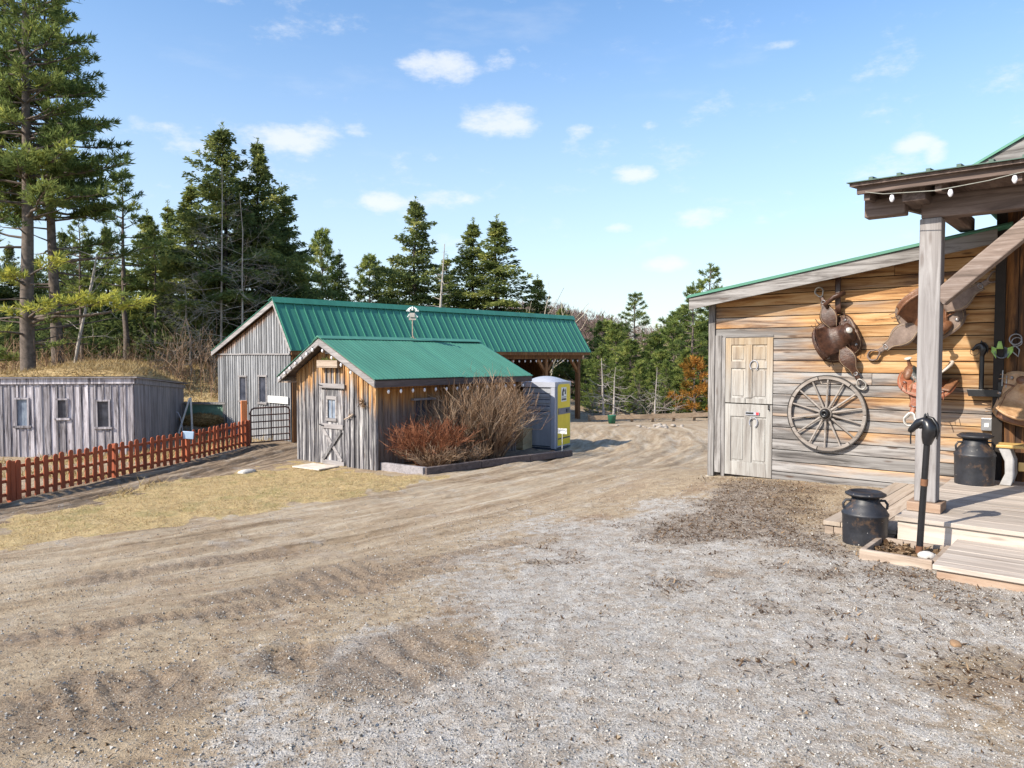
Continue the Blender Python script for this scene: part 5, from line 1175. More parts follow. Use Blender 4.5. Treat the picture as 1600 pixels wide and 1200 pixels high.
mb = MB(); mb.box((-FL-.1,-.075,2.125),(.03,-.048,2.29)); mb.build('fascia', M_HUT, H_); 
mb = MB(); mb.prism([(0.0,2.12),(5.35,1.75),(5.35,1.87),(0.0,2.29)], -.06, -.024, .5, MSd); mb.build('side_fascia', M_HUTS, H_)
mb = MB(); mb.add([(-FL-.15,-.14,2.292),(.12,-.14,2.292),(.12,5.45,1.90),(-FL-.15,5.45,1.90),(-FL-.15,-.14,2.33),(.12,-.14,2.33),(.12,5.45,1.94),(-FL-.15,5.45,1.94)], [(0,3,2,1),(4,5,6,7),(0,1,5,4),(1,2,6,5),(2,3,7,6),(3,0,4,7)], .3); mb.build('roof', M_TIMB, H_)
def sodz(x, y): 
    b = 2.335-.07*(y+.14)
    ed = min(1,max(0,(.08-x)/.5))*min(1,max(0,(y+.08)/.3))*min(1,max(0,(5.42-y)/.9))
    return b+.012+(.46*math.exp(-((x+1.5)/1.5)**2-((y-2.4)/2.0)**2)+.06*math.sin(x*2.1)*math.sin(y*1.7)+.10)*ed**.7
mb = MB(); mb.surf(lambda u,v: (-FL-.1+(FL+.18)*u, -.08+5.5*v, sodz(-FL-.1+(FL+.18)*u, -.08+5.5*v)), 60, 40); 
gsod = G('straw roof cover'); osod = gsod.obj(); nsod = gsod.noise(gsod.mapv(osod,(14,20,14)),1.0,5,.7)
gsod.bump(nsod,.8,.04); M_SOD = gsod.out(gsod.ramp(nsod,[(.3,(.16,.10,.045)),(.5,(.36,.25,.11)),(.7,(.50,.38,.19))]), .95)
sod = mb.build('sod_cover', M_SOD, H_)
rg = np.random.default_rng(21); n = 16000
bx = rg.uniform(-FL,0,n); by = rg.uniform(-.1,5.3,n); bz = np.array([sodz(a,b) for a,b in zip(bx,by)])
ang = rg.uniform(0,2*PI,n); ti = np.abs(rg.normal(1.1,.3,n)); L_ = rg.uniform(.08,.26,n)
dv = np.c_[np.cos(ang)*np.sin(ti),np.sin(ang)*np.sin(ti),np.abs(np.cos(ti))]*L_[:,None]; sv = np.c_[-np.sin(ang),np.cos(ang),0*ang]*.009; pv = np.c_[bx,by,bz]
st = quadmesh('roof_straw', np.stack([pv-sv,pv+sv,pv+dv*.6+sv*.6,pv+dv],1).reshape(-1,3), np.clip(rg.normal(.4,.2,n),0,.85), F_STRAW, H_); st['kind'] = 'stuff'
mb = MB(); mb.box((-FL,-.10,-.10),(-.0,-.05,.02)); mb.build('sill_board', M_TIMB, H_)

# things between hut and barn
c = at(290,690,25.6); zz = gz(c.x,c.y)
t = thing('trestle', 'white painted A-frame stand between hut and barn', 'stand', (c.x,c.y,zz), .2)
hA = at(299,622,25.6).z-zz
mb = MB(); mb.bar((-.22,0,.12),(.16,0,hA), .06, .05); mb.build('leg', M_WHITEW, t); mb = MB(); mb.bar((.24,.0,-.05),(.19,0,hA+.02), .07, .05); mb.build('leg', M_WHITEW, t)
mb = MB(); mb.bar((-.20,-.052,.13),(.24,-.052,-.02), .09, .03); mb.build('cross_piece', M_WHITEW, t)
c = at(322,650,26.5); zz = at(322,662,26.5).z
t = thing('hay_feeder', 'green sided hay feeder with plank top beside the barn', 'feeder', (c.x,c.y,zz), -.1)
zt_ = at(322,629,26.5).z-zz; zm = at(322,641,26.5).z-zz
mb = MB(); mb.box((-.85,-.06,zt_-.06),(.75,.02,zt_+.02)); mb.build('top_plank', M_GREYX, t)
mb = MB(); mb.box((-.85,.03,zm-.25),(.75,.06,zt_-.07)); mb.build('green_panel', plain('faded green panel',(.12,.21,.15),.7,scale=5), t)
for xx_ in (-.82,.70): mb = MB(); mb.box((xx_-.04,-.05,-.1),(xx_+.04,.0,zt_-.062)); mb.build('post', M_GREYZ, t)
rg = np.random.default_rng(22); n = 5000
u = rg.normal(size=(n,3)); u /= np.linalg.norm(u,axis=1)[:,None]; pv = u*[.72,.32,.24]*rg.uniform(.6,1,n)[:,None]; dv = rg.normal(size=(n,3))*[.12,.05,.05]; sv = np.cross(dv,u); sv *= .012/np.maximum(np.linalg.norm(sv,axis=1),1e-6)[:,None]
hay = quadmesh('hay_pile', np.stack([pv-dv,pv+sv,pv+dv,pv-sv],1).reshape(-1,3), np.clip(rg.normal(.22,.15,n),0,.7), F_STRAW); hay.location = (c.x-.02,c.y-.36,zz+.16); tag(hay, 'brown rolled hay lying in front of the green feeder panel', 'hay')
c = at(286,700,24.4); zz = gz(c.x,c.y); z1 = at(277,645,24.4).z-zz
mb = MB(); mb.tube([(0,0,-.1),(-.01,0,z1*.5),(-.06,0,z1*.82),(-.14,0,z1*1.0),(-.21,0,z1*1.03)], .014, 8); o = mb.build('bent_pipe', M_PLASTL); o.location = (c.x,c.y,zz); tag(o, 'pale bent pipe standing at the rear corner of the hut', 'pipe')

# ================================================================== FAR RAIL FENCE & bits
RA = [at(921,653,33.0), at(1000,651,33.4), at(1062,649,33.7), at(1107,647.5,34.0), at(1180,645,34.5)]
t = thing('rail_fence', 'low tan rail fence before the pines beyond the drive', 'fence', (RA[0].x,RA[0].y,gz(RA[0].x,RA[0].y)), 0); o0 = Vector(t.location)
for a, b in zip(RA[:-1], RA[1:]):
    za, zb_ = a.z, b.z; mb = MB(); mb.bar(a-o0, b-o0, .05, .20); mb.build('rail', M_RAIL, t)
for i in range(9):
    q = RA[0].lerp(RA[-1], i/8); mb = MB(); zg_ = gz(q.x,q.y); mb.box((-.06,.04,zg_-.2-q.z),(.06,.15,.14)); o = mb.build('post', M_RAIL, t); o.location = Vector((q.x,q.y,q.z))-o0
c = at(956,662,32.4); mb = MB(); mb.lathe([(0,0),(.15,0),(.19,.34),(.20,.36),(.17,.36),(.13,.05),(0,.05)], 18); o = mb.build('bucket', plain('dark green bucket',(.02,.12,.07),.5)); o.location = (c.x,c.y,gz(c.x,c.y)); tag(o, 'dark green bucket standing before the low rail fence', 'bucket')
mb = MB()
for i in range(34):
    p = (random.gauss(0,.55),random.gauss(0,.35),random.uniform(-.03,.05)); r_ = random.uniform(.03,.10); sd = random.random()*6
    mb.surf(lambda u,v: (p[0]+r_*1.3*math.cos(2*PI*u)*math.sin(PI*v)*(1+.2*math.sin(6*u+sd)),p[1]+r_*math.sin(2*PI*u)*math.sin(PI*v),p[2]+r_*.7*math.cos(PI*v)), 8, 5)
c = at(1024,666,30.6); o = mb.build('rubble_pile', plain('dull rubble',(.33,.29,.25),.9,scale=12)); o.location = (c.x,c.y,gz(c.x,c.y)); tag(o, 'heap of pale rubble stones before the low rail fence', 'rubble', kind='stuff')

# ================================================================== TREES
def unit(a): return a/np.maximum(np.linalg.norm(a, axis=-1, keepdims=True), 1e-9)
class Foliage:
    def __init__(s, rg): s.V = []; s.T = []; s.rg = rg
    def spray(s, P, D, L, W, m, spread, tint, tvar=.12):
        """m narrow needle-sprays at every point of P, heading roughly along D"""
        rg = s.rg; P = np.repeat(P, m, 0); D = np.repeat(D, m, 0); n = len(P)
        d = unit(D+rg.normal(size=(n,3))*spread); l = L*rg.uniform(.55,1.25,n)[:,None]; w = W*rg.uniform(.6,1.3,n)[:,None]
        sd = unit(np.cross(d, rg.normal(size=(n,3))))*w*.5; P = P+rg.normal(size=(n,3))*W*.6
        s.V.append(np.stack([P, P+d*l*.45+sd, P+d*l, P+d*l*.5-sd], 1).reshape(-1,3))
        tt = np.repeat(np.broadcast_to(tint, (n//m,)), m)+rg.normal(size=n)*tvar
        s.T.append(np.clip(tt, 0, 1))
    def build(s, name, mat, parent): return quadmesh(name, np.concatenate(s.V), np.concatenate(s.T), mat, parent)
def limb(mb, pts, r0, r1=.006, n=4):
    m = len(pts); mb.tube(pts, [r0+(r1-r0)*k/(m-1) for k in range(m)], n, .5, False)
PROTO = {}
def new_tree(name, label, cat='tree', group=None): return thing(name, label, cat, (0,0,0), 0, group)

def spruce_parts(t, seed, H, Rm, base, mat, bark, dens=1.0, droop=.35, tipup=.25, irregular=.25, blade=(.31,.100), power=1.0, dead=.0, shape=None):
    rg = np.random.default_rng(seed); tr = MB(); fo = Foliage(rg)
    wob = [(.06*H*.1*rg.normal(), .06*H*.1*rg.normal()) for _ in range(7)]; wob[0] = (0,0)
    tp = [(wob[i][0], wob[i][1], H*i/6-.3*(i == 0)) for i in range(7)]
    r0 = .012*H+.03; tr.tube(tp, [r0*(1-.93*(i/6)) for i in range(7)], 8, .5, False)
    def axis(z):
        k = min(5.999, max(0, z/H*6)); i = int(k); f = k-i; return np.array([wob[i][0]+(wob[i+1][0]-wob[i][0])*f, wob[i][1]+(wob[i+1][1]-wob[i][1])*f, z])
    z = base
    lump = [rg.uniform(1-irregular,1+irregular*.6) for _ in range(40)]
    while z < H*.985:
        fr_ = (z-base)/(H-base); prof = (1-fr_)**power if shape is None else shape(fr_)
        for b in range(rg.integers(3,6)):
            az = rg.uniform(0,2*PI); sec = int((az/(2*PI))*8)+8*int(fr_*4.99); k_ = lump[sec % 40]
            Lb = max(.10, Rm*prof*k_*rg.uniform(.62,1.15)+.03); bl = (blade[0]*(1.08-.5*fr_), blade[1]*(1.05-.3*fr_))
            if rg.random() > dens: continue
            ca, sa = math.cos(az), math.sin(az); a0 = axis(z); n = max(3, int(Lb/.24)); s_ = np.linspace(.12,1,n)
            up = .55*(fr_**2)
            zz = (up*s_ - droop*s_**1.6*(1-fr_) + tipup*np.maximum(0,s_-.55)**1.5)*Lb
            P = np.c_[a0[0]+ca*s_*Lb, a0[1]+sa*s_*Lb, a0[2]+zz]
            limb(tr, [tuple(a0)]+[tuple(p) for p in P[1::2]], .010+.012*Lb, .005, 3)
            if rg.random() < dead*(1-fr_)**1.5: continue
            tint = np.clip(.42+.16*rg.normal()+.12*fr_, .05, .95); out = np.array([ca,sa,0.]); side = np.array([-sa,ca,0.])
            w = np.minimum(.36*Lb*(1.05-s_)+.10, .70)*np.where(s_ < .25, .5, 1)
            fo.spray(P, out[None]*.8+np.array([0,0,.05])+0*P, bl[0], bl[1], 6, .45, tint)
            for sg in (-1,1):
                for q in (.38,.72,1.0):
                    Pq = P+side[None]*(sg*w*q)[:,None]+out[None]*(w*q*.45)[:,None]-np.array([0,0,1])[None]*(w*q*.28)[:,None]
                    fo.spray(Pq, out[None]*.6+side[None]*sg*.6+np.array([0,0,-.12])+0*Pq, bl[0]*.95, bl[1], 4, .45, tint+.03*rg.normal())
        z += .22+.20*(1-fr_)
    P = np.array([axis(H*.95)+[0,0,k*.11] for k in range(9)]); fo.spray(P, np.array([[0,0,1.]])+0*P, .20, .05, 6, .55, .55)
    tr.build('trunk', bark, t); fo.build('crown', mat, t)

def pine_limb(tr, fo, rg, a0, az, Lb, rise, tint, tuft=(.30,.045), start=.35, bare=False, dens=1.0, curve=.25):
    ca, sa = math.cos(az), math.sin(az); n = max(5, int(Lb/.30)); s_ = np.linspace(0,1,n)
    wig = np.cumsum(rg.normal(size=(n,3))*.035*Lb/n**.5, 0)
    P = np.c_[a0[0]+ca*s_*Lb, a0[1]+sa*s_*Lb, a0[2]+(rise*s_+curve*np.maximum(0,s_-.5)**2)*Lb]+wig
    limb(tr, [tuple(p) for p in P], .018+.016*Lb, .008, 5)
    if bare: return P
    side = np.array([-sa,ca,0.]); out = np.array([ca,sa,0.])
    for i in range(n):
        if s_[i] < start or rg.random() > dens: continue
        for sg in (-1,1):
            ls = (.10+.34*Lb*(1.08-s_[i])**.8*rg.uniform(.6,1.1)); ls = min(ls, 1.2); d = out*.75+side*sg*rg.uniform(.5,1)+np.array([0,0,rg.uniform(.1,.4)])
            d /= np.linalg.norm(d); e = P[i]+d*ls
            if ls > .35: tr.tube([tuple(P[i]), tuple(e)], [.012,.005], 3, .5, False)
            k = max(1, int(ls/.13)); Q = P[i][None]+(d*ls)[None]*np.linspace(.35,1,k)[:,None]+rg.normal(size=(k,3))*.03
            fo.spray(Q, d[None]*.75+np.array([0,0,.38])+0*Q, tuft[0], tuft[1], 12, .50, np.clip(tint+.08*rg.normal(),0,1), .10)
    Q = P[-2:]; fo.spray(Q, out[None]*.8+np.array([0,0,.5])+0*Q, tuft[0], tuft[1], 16, .6, np.clip(tint+.05,0,1), .1)
    return P
def pine_parts(t, seed, H, Rm, base, mat, bark, tuft=(.30,.05), gap=.62, dens=1.0, lean=0.0, low=.8, nb=(3,6), rise=.12):
    rg = np.random.default_rng(seed); tr = MB(); fo = Foliage(rg); r0 = .013*H+.04
    pts = [(lean*(i/6)**1.3+rg.normal()*.05*(i > 0), rg.normal()*.05*(i > 0), H*i/6-.3*(i == 0)) for i in range(7)]
    tr.tube(pts, [r0*(1-.92*i/6) for i in range(7)], 10, .5, False); z = base
    def axis(z):
        k = min(5.999, max(0, z/H*6)); i = int(k); f = k-i; return np.array([pts[i][0]+(pts[i+1][0]-pts[i][0])*f, pts[i][1]+(pts[i+1][1]-pts[i][1])*f, z])
    while z < H*.97:
        f = (z-base)/(H-base); pr_ = (1-f)**.75*(low+(1-low)*min(1,f*4)); a_ = rg.uniform(0,2*PI); k = rg.integers(*nb)
        for b in range(k):
            if rg.random() > dens: continue
            Lb = max(.35, Rm*pr_*rg.uniform(.6,1.12)); pine_limb(tr, fo, rg, axis(z+rg.uniform(-.12,.12)), a_+2*PI*b/k+rg.uniform(-.3,.3), Lb, rise+.65*f*f+rg.normal()*.06, np.clip(.45+.13*rg.normal()+.12*f,0,.9), tuft)
        z += gap*(1.1-.45*f)*rg.uniform(.85,1.15)
    P = np.array([axis(H*.98)+[0,0,.1*k] for k in range(3)]); fo.spray(P, np.array([[0,0,1.]])+0*P, tuft[0], tuft[1], 14, .6, .6)
    return tr, fo, axis, rg
def bare_parts(tr, rg, p, d, L, r, depth, spread=.55, up=.15):
    """a bare branching limb"""
    p = Vector(p); d = Vector(d).normalized(); pts = [p]; m = 4
    for k in range(m):
        d = (d+Vector((rg.normal(),rg.normal(),rg.normal()+up))*.16).normalized(); pts.append(pts[-1]+d*L/m)
    tr.tube(pts, [r*(1-.55*k/m) for k in range(m+1)], 5 if r > .03 else 3, float(rg.random()), False)
    if depth <= 0: return
    for k in range(rg.integers(3,6)):
        b = pts[rg.integers(2,m+1)]; dd = (d+Vector((rg.normal(),rg.normal(),rg.normal()))*spread).normalized(); bare_parts(tr, rg, b, dd, L*rg.uniform(.45,.75), r*.5, depth-1, spread, up)

def place(t, x, y, sc=1.0, rz=0.0, sx=None, dz=-.1):
    t.location = (x, y, gz(x,y)+dz); t.rotation_euler = (0,0,rz); t.scale = ((sx or sc),(sx or sc),sc); return t
def by_px(px, Y): return ((px-800)/F*Y, Y)
def height_to(px, py, Y):
    x, y = by_px(px, Y); return at(px,py,Y).z-gz(x,y)

# --- prototypes
def proto(kind, i):
    key = (kind, i)
    if key in PROTO: return PROTO[key], False
    t = new_tree('spruce_tree' if kind in ('spruce','hemlock') else 'pine_tree', 'x')
    if kind == 'spruce': spruce_parts(t, 100+i, 12, 3.1, .9, F_SPR, M_BARKD, dens=.97, dead=.18)
    if kind == 'hemlock': spruce_parts(t, 200+i, 12, 4.6, .8, F_HEM, M_BARKD, dens=.9, droop=.25, irregular=.45, power=.92, blade=(.34,.108))
    if kind == 'pine':
        tr, fo, ax, rg = pine_parts(t, 300+i, 9, 3.0, .35, F_PINB, M_BARK, tuft=(.34,.060), gap=.44, rise=.15, low=1.0); tr.build('trunk', M_BARK, t); fo.build('crown', F_PINB, t)
    if kind == 'tallpine':
        tr, fo, ax, rg = pine_parts(t, 400+i, 12, 2.3, 5.0, F_PINE, M_BARK, tuft=(.31,.052), gap=.6, dens=.9, nb=(3,6), rise=.1); tr.build('trunk', M_BARK, t); fo.build('crown', F_PINE, t)
    PROTO[key] = t; t['protoH'] = {'spruce':12,'hemlock':12,'pine':9,'tallpine':12}[kind]
    return t, True
def tree(kind, i, label, px, py, Y, wide=1.0, rz=None, name=None, group=None):
    p, fresh = proto(kind, i); t = p if fresh else copy_tree(p)
    x, y = by_px(px, Y); h = height_to(px, py, Y); s = h/p['protoH']
    place(t, x, y, s, random.uniform(0,6.28) if rz is None else rz, s*wide)
    tag(t, label, 'tree', group)
    if name: t.name = name
    return t
GW = 'conifers of the dark wood behind the barn'; GP = 'green pines beyond the rail fence'
# tall dark trees above the barn roof
tree('hemlock', 0, 'tallest dark ragged conifer left of the barn ridge, with the highest pointed top', 356, 200, 38, 1.12)
tree('hemlock', 1, 'second tall dark conifer just right of the tallest one, behind the barn gable', 408, 222, 39, 1.08)
tree('spruce', 0, 'dark conifer leaning out left of the tallest one above the low hut', 306, 285, 40, 1.3, group=GW)
tree('spruce', 1, 'shorter dark conifer on the right shoulder of the two tall ones', 448, 300, 41, 1.2, group=GW)
tree('pine', 0, 'fuzzy blue green pine above the left part of the barn ridge', 505, 358, 44, .85, group=GW)
tree('spruce', 2, 'small dark conifer above the barn ridge with a drooping right side', 532, 392, 45, 1.2, group=GW)
tree('pine', 1, 'low rounded pine above the barn ridge before the broad conifer', 578, 398, 47, 1.0, group=GW)
tree('hemlock', 2, 'broad dark conifer standing alone above the middle of the barn roof', 650, 312, 46, 1.3)
tree('spruce', 0, 'left of the two pointed spruces above the right half of the barn', 738, 345, 48, 1.4)
tree('spruce', 3, 'tall open pointed spruce above the right half of the barn ridge', 778, 340, 47, 1.75)
tree('spruce', 1, 'small dark spruce at the foot of the open pointed spruce', 838, 432, 50, 1.6, group=GW)
tree('spruce', 2, 'dark low conifer filling between broad conifer and pointed spruces', 700, 400, 52, 1.6, group=GW)
tree('spruce', 3, 'low dark conifer behind the barn ridge left of the broad conifer', 612, 430, 50, 1.4, group=GW)
tree('spruce', 0, 'low dark conifer at the right end of the barn ridge', 878, 478, 54, 1.3, group=GW)
# dark wood behind the hut
for (k,i,px,py,Y,wd,lb) in [('spruce',1,232,330,40,1.3,'dark conifer in the wood right of the lone ragged pine'),('spruce',2,268,318,43,1.2,'dark conifer in the wood next to the leaning one'),
    ('hemlock',1,140,372,44,1.0,'dark bushy conifer in the wood left of the ragged pine'),('spruce',3,170,352,46,1.2,'slim dark conifer directly behind the ragged pine'),
    ('hemlock',0,100,360,47,1.0,'dark conifer far behind the great pine trunk'),('hemlock',2,20,380,46,1.0,'dark conifer at the far left behind the great pine'),
    ('spruce',0,60,400,50,1.4,'dim dark conifer deep in the wood between the great pine trunks'),('hemlock',1,-40,330,44,1.1,'dark conifer at the left picture edge behind the low hut'),
    ('spruce',2,328,400,45,1.5,'dark low conifer under the tallest conifer'),('hemlock',2,200,420,50,1.2,'dim low conifer deep in the wood behind the hut roof'),('spruce',1,470,400,46,1.3,'dark low conifer just above the barn gable peak'),
    ('hemlock',0,250,430,52,1.3,'dim low conifer deep in the wood above the rear of the hut'),('hemlock',2,385,330,46,1.2,'dark filling conifer behind the two tall ones')]:
    tree(k, i, lb, px, py, Y, wd, group=GW)
tree('tallpine', 0, 'lone ragged pine with bare lower trunk behind the straw roof', 197, 266, 36, 1.05)
tree('tallpine', 1, 'thin dark pine stem with sparse crown between the ragged pine and great pine', 128, 330, 37, .9)
tree('tallpine', 2, 'slender pine with bare stem just left of the leaning conifer', 245, 345, 37.5, .8)
# the great pine at the left
def great_pine(label, px, Y, topz, seed, limbs, lean, r):
    t = new_tree('pine_tree', label); x, y = by_px(px, Y); g0_ = gz(x,y); H = topz-g0_
    tr, fo, axis, rg = pine_parts(t, seed, H, 3.5, H*.42, F_PINE, M_BARK, tuft=(.31,.050), gap=.58, dens=.95, lean=lean, nb=(5,8), rise=.05)
    for (qx,qy,dy,tint,start) in limbs:
        e = at(qx,qy,Y+dy)-Vector((x,y,g0_-.1)); zs = max(1.0, e.z-.12*math.hypot(e.x,e.y)-.2); a0 = axis(zs); L = math.hypot(e.x-a0[0], e.y-a0[1])
        pine_limb(tr, fo, rg, a0, math.atan2(e.y-a0[1], e.x-a0[0]), L, (e.z-zs)/L-.05, tint, (.30,.048), start)
    for k in range(34):
        zs = rg.uniform(1.2, H*.55); pine_limb(tr, fo, rg, axis(zs), rg.uniform(0,6.28), rg.uniform(.8,2.6), rg.uniform(-.15,.25), float(np.clip(rg.normal(.5,.15),0,.85)), (.27,.042), .4, bare=rg.random() < .5)
    tr.build('trunk', M_BARK, t); fo.build('crown', F_PINE, t); place(t, x, y); return t
great_pine('great pine rising out of the picture at the left, with bright yellow green low boughs', 44, 29, 20, 501,
    [(128,84,0,.5,.2),(122,132,.4,.5,.2),(120,158,-.4,.55,.2),(146,203,.3,.4,.2),(196,250,0,.38,.2),(150,285,-1.0,.5,.3),(110,235,-1.5,.72,.2),(90,300,-2,.7,.3),(30,230,-2.5,.7,.2),(120,320,1,.4,.3),
     (90,405,-1.2,.93,.45),(15,425,-1.5,.92,.3),(125,462,-1.3,.95,.42),(60,470,-2,.92,.4),(178,470,-1.0,.94,.6),(228,468,-.6,.95,.7),(10,485,-1,.9,.4),(-20,300,-1,.6,.3)], .3, .2)
great_pine('dark second pine trunk standing just behind the great pine', 92, 31.5, 17.5, 502,
    [(160,330,0,.35,.3),(60,300,.5,.35,.3),(180,375,.5,.45,.4),(235,385,0,.62,.55),(130,250,0,.4,.3)], -.3, .2)
great_pine('pine at the far left edge of the picture left of the great pine', -30, 30.5, 18.5, 503, [(30,140,0,.5,.2),(35,330,-.5,.5,.3),(20,560,-1,.6,.5)], .2, .2)
# pines beyond the rail fence
for n_, (k,i,px,py,Y,wd,lb) in enumerate([
    ('tallpine',0,992,457,46,1.25,'tall open topped pine rising above the others beyond the rail fence'),
    ('tallpine',1,1108,412,44,1.15,'tall thin pine whose crown shows just above the plank building roof edge'),
    ('tallpine',2,1082,440,43,1.0,'one sided pine with sparse boughs close left of the plank building roof'),
    ('pine',2,938,540,43,1.2,'bushy green pine nearest the right end of the barn'),
    ('pine',0,962,505,48,1.2,'green pine directly left of the tall open topped pine'),
    ('pine',1,1022,520,46,1.25,'full green pine right of the tall open topped pine'),
    ('pine',2,1052,500,50,1.2,'far green pine between the open topped pine and the plank building'),
    ('pine',1,1100,500,45,1.3,'full green pine partly hidden by the plank building corner'),
    ('pine',0,1000,565,41,1.1,'low green pine in front behind the bleached dead stems'),
    ('pine',2,1040,560,39,.75,'slim young pine with yellow green tips in the middle of the pines'),
    ('pine',1,968,570,42,1.2,'low wide green pine behind the two dead stems'),
    ('pine',0,1072,545,42,1.1,'green pine standing behind the dying orange tree'),
    ('pine',1,915,560,47,1.2,'green pine half hidden behind the barn roof end'),
    ('pine',2,1135,520,40,1.2,'green pine hidden mostly by the plank building wall'),
    ('pine',0,985,530,44,1.5,'full green pine at the foot of the tall open topped pine'),
    ('pine',1,945,500,52,1.5,'distant green pine above the barn roof end'),
    ('pine',2,1065,480,54,1.5,'distant green pine rising behind the orange tree'),
    ('pine',0,1120,470,50,1.5,'distant green pine mostly behind the plank building corner'),
    ('pine',1,1030,545,42.5,1.4,'broad green pine in the middle behind the slim young pine'),
    ('pine',0,925,600,40,.9,'small low pine at the right corner post of the barn'),
    ('pine',1,1018,600,37.5,.8,'smallest low pine just behind the rail fence rubble heap')]):
    tree(k, i, lb, px, py, Y, wd, group=GP)
t = new_tree('pine_tree', 'dying pine with orange needles near the plank building corner'); x, y = by_px(1086, 38); h = height_to(1086,562,38)
tr, fo, ax, rg = pine_parts(t, 610, h, 1.5, .5, F_GOLD, M_BARK, tuft=(.30,.05), gap=.5); tr.build('trunk', M_BARK, t); fo.build('crown', F_GOLD, t); place(t, x, y)
# dead trees
def dead_tree(name, label, px, py, Y, seed, mat, nb=26, L=1.3, r=.07, lean=0, depth=1, base=.15, droop=.1):
    t = new_tree(name, label, 'dead tree'); x, y = by_px(px, Y); h = height_to(px, py, Y); rg = np.random.default_rng(seed); tr = MB()
    pts = [(lean*(k/5), .03*rg.normal()*k, h*k/5-.2*(k == 0)) for k in range(6)]; tr.tube(pts, [r*(1-.85*k/5) for k in range(6)], 7, .5, False)
    br = MB()
    for k in range(nb):
        f = rg.uniform(base,.97); az = rg.uniform(0,6.28); p = Vector(pts[int(f*4.99)]).lerp(Vector(pts[int(f*4.99)+1]), f*4.99-int(f*4.99))
        bare_parts(br, rg, p, (math.cos(az),math.sin(az),rg.uniform(-.3,.35)-droop), L*(1.15-f)*rg.uniform(.6,1.2), r*.28*(1.2-f), depth, .5, .05)
    tr.build('trunk', mat, t); br.build('branches', mat, t); place(t, x, y); return t
dead_tree('dead_tree', 'bleached dead snag with short bare limbs beside the broad dark conifer', 682, 378, 43, 71, M_SNAG, 34, 1.5, .13, .5, 0, .35)
dead_tree('dead_tree', 'left bleached dead stem before the green pines right of the barn', 944, 556, 33.9, 72, M_SNAG, 28, 1.3, .075, -.15, 1)
dead_tree('dead_tree', 'right bleached dead stem of the pair before the green pines', 959, 570, 33.8, 73, M_SNAG, 22, 1.1, .07, .05, 1)
dead_tree('dead_tree', 'thin bare grey stem among the pines left of the orange tree', 1023, 570, 34.6, 74, M_SNAG, 20, 1.0, .05, .1, 1)
dead_tree('bare_tree', 'grey bare twiggy tree in front of the tallest dark conifer', 345, 255, 34.5, 75, M_TWIGG, 44, 2.3, .065, .2, 2, .25)
dead_tree('bare_tree', 'lower grey bare twiggy tree left of the barn gable', 378, 300, 33.5, 76, M_TWIGG, 40, 2.2, .06, .1, 2, .15, 0)
dead_tree('bare_tree', 'bare grey tree among the dark conifers behind the hut rear corner', 300, 430, 34, 77, M_TWIGG, 34, 1.8, .06, -.3, 2, .1)
t = new_tree('leaning_snag', 'thin leaning dead trunk behind the straw roof of the hut', 'dead tree'); x, y = by_px(112, 31); e1 = at(112,585,31); e2 = at(152,398,31); mb = MB()
v_ = e2-e1; mb.tube([(0,0,-.4)]+[tuple(v_*k/4+Vector((.03*math.sin(k*3),0,.03*math.cos(k*5)))) for k in range(1,5)], [.07,.065,.055,.05,.03], 7, .5, False); rg = np.random.default_rng(78)
for k in range(8): bare_parts(mb, rg, v_*rg.uniform(.3,1), (rg.normal(),rg.normal()*.5,.5), 1.0, .02, 1)
mb.build('trunk', M_SNAG, t); t.location = e1
for q,(px,py,lb) in enumerate([(838,452,'pale bare poplar stem at the right end of the barn ridge'),(850,462,'pale bare stem next to the poplar at the right barn ridge'),(828,470,'thin pale bare stem below the open pointed spruce')]):
    t = new_tree('bare_tree', lb, 'bare tree'); x, y = by_px(px, 44); h = height_to(px,py,44); rg = np.random.default_rng(80+q); mb = MB()
    for k in range(6): bare_parts(mb, rg, (rg.normal()*.25,rg.normal()*.2,0), (rg.normal()*.10,rg.normal()*.1,1), h*rg.uniform(.5,.66), .05, 1, .3, .5)
    mb.build('trunk', plain('pale poplar bark',(.42,.37,.27),.9), t); place(t, x, y)
# tangle of fallen grey branches at the foot of the pines, brush on the bank
rg = np.random.default_rng(90); mb = MB()
for k in range(46):
    px = rg.uniform(925,1035); x, y = by_px(px, rg.uniform(35,37.5)); bare_parts(mb, rg, (x,y,gz(x,y)), (rg.normal()*.9,rg.normal()*.4,rg.uniform(.2,1)), rg.uniform(.7,1.9), .017, 1, .6, .0)
tag(mb.build('dead_brush', M_TWIGB), 'tangle of grey fallen branches under the pines beyond the rail fence', 'brush', kind='stuff')
mb = MB()
for k in range(330):
    px = rg.uniform(-20,345); Y_ = rg.uniform(29.3,34); x, y = by_px(px, Y_)
    bare_parts(mb, rg, (x,y,gz(x,y)-.05), (rg.normal()*.35,rg.normal()*.3,1), rg.uniform(.6,1.7)*(1.25 if px > 250 else .9), .016, 1, .5, .2)
tag(mb.build('bank_brush', F_TAN), 'tan bare brush growing along the bank behind the hut', 'brush', kind='stuff')
fo = Foliage(np.random.default_rng(91)); rg = fo.rg
for k in range(260):
    px = rg.uniform(-60,420); x, y = by_px(px, rg.uniform(37,52)); P = np.array([x,y,gz(x,y)])[None]+rg.normal(size=(26,3))*[.9,.7,.75]+[0,0,1.0]; fo.spray(P, rg.normal(size=(26,3)), .4, .13, 4, .5, np.clip(rg.normal(.22,.12),0,.6))
tag(fo.build('forest_undergrowth', F_HEM, None), 'dark evergreen undergrowth filling the wood behind the bank', 'undergrowth', kind='stuff')
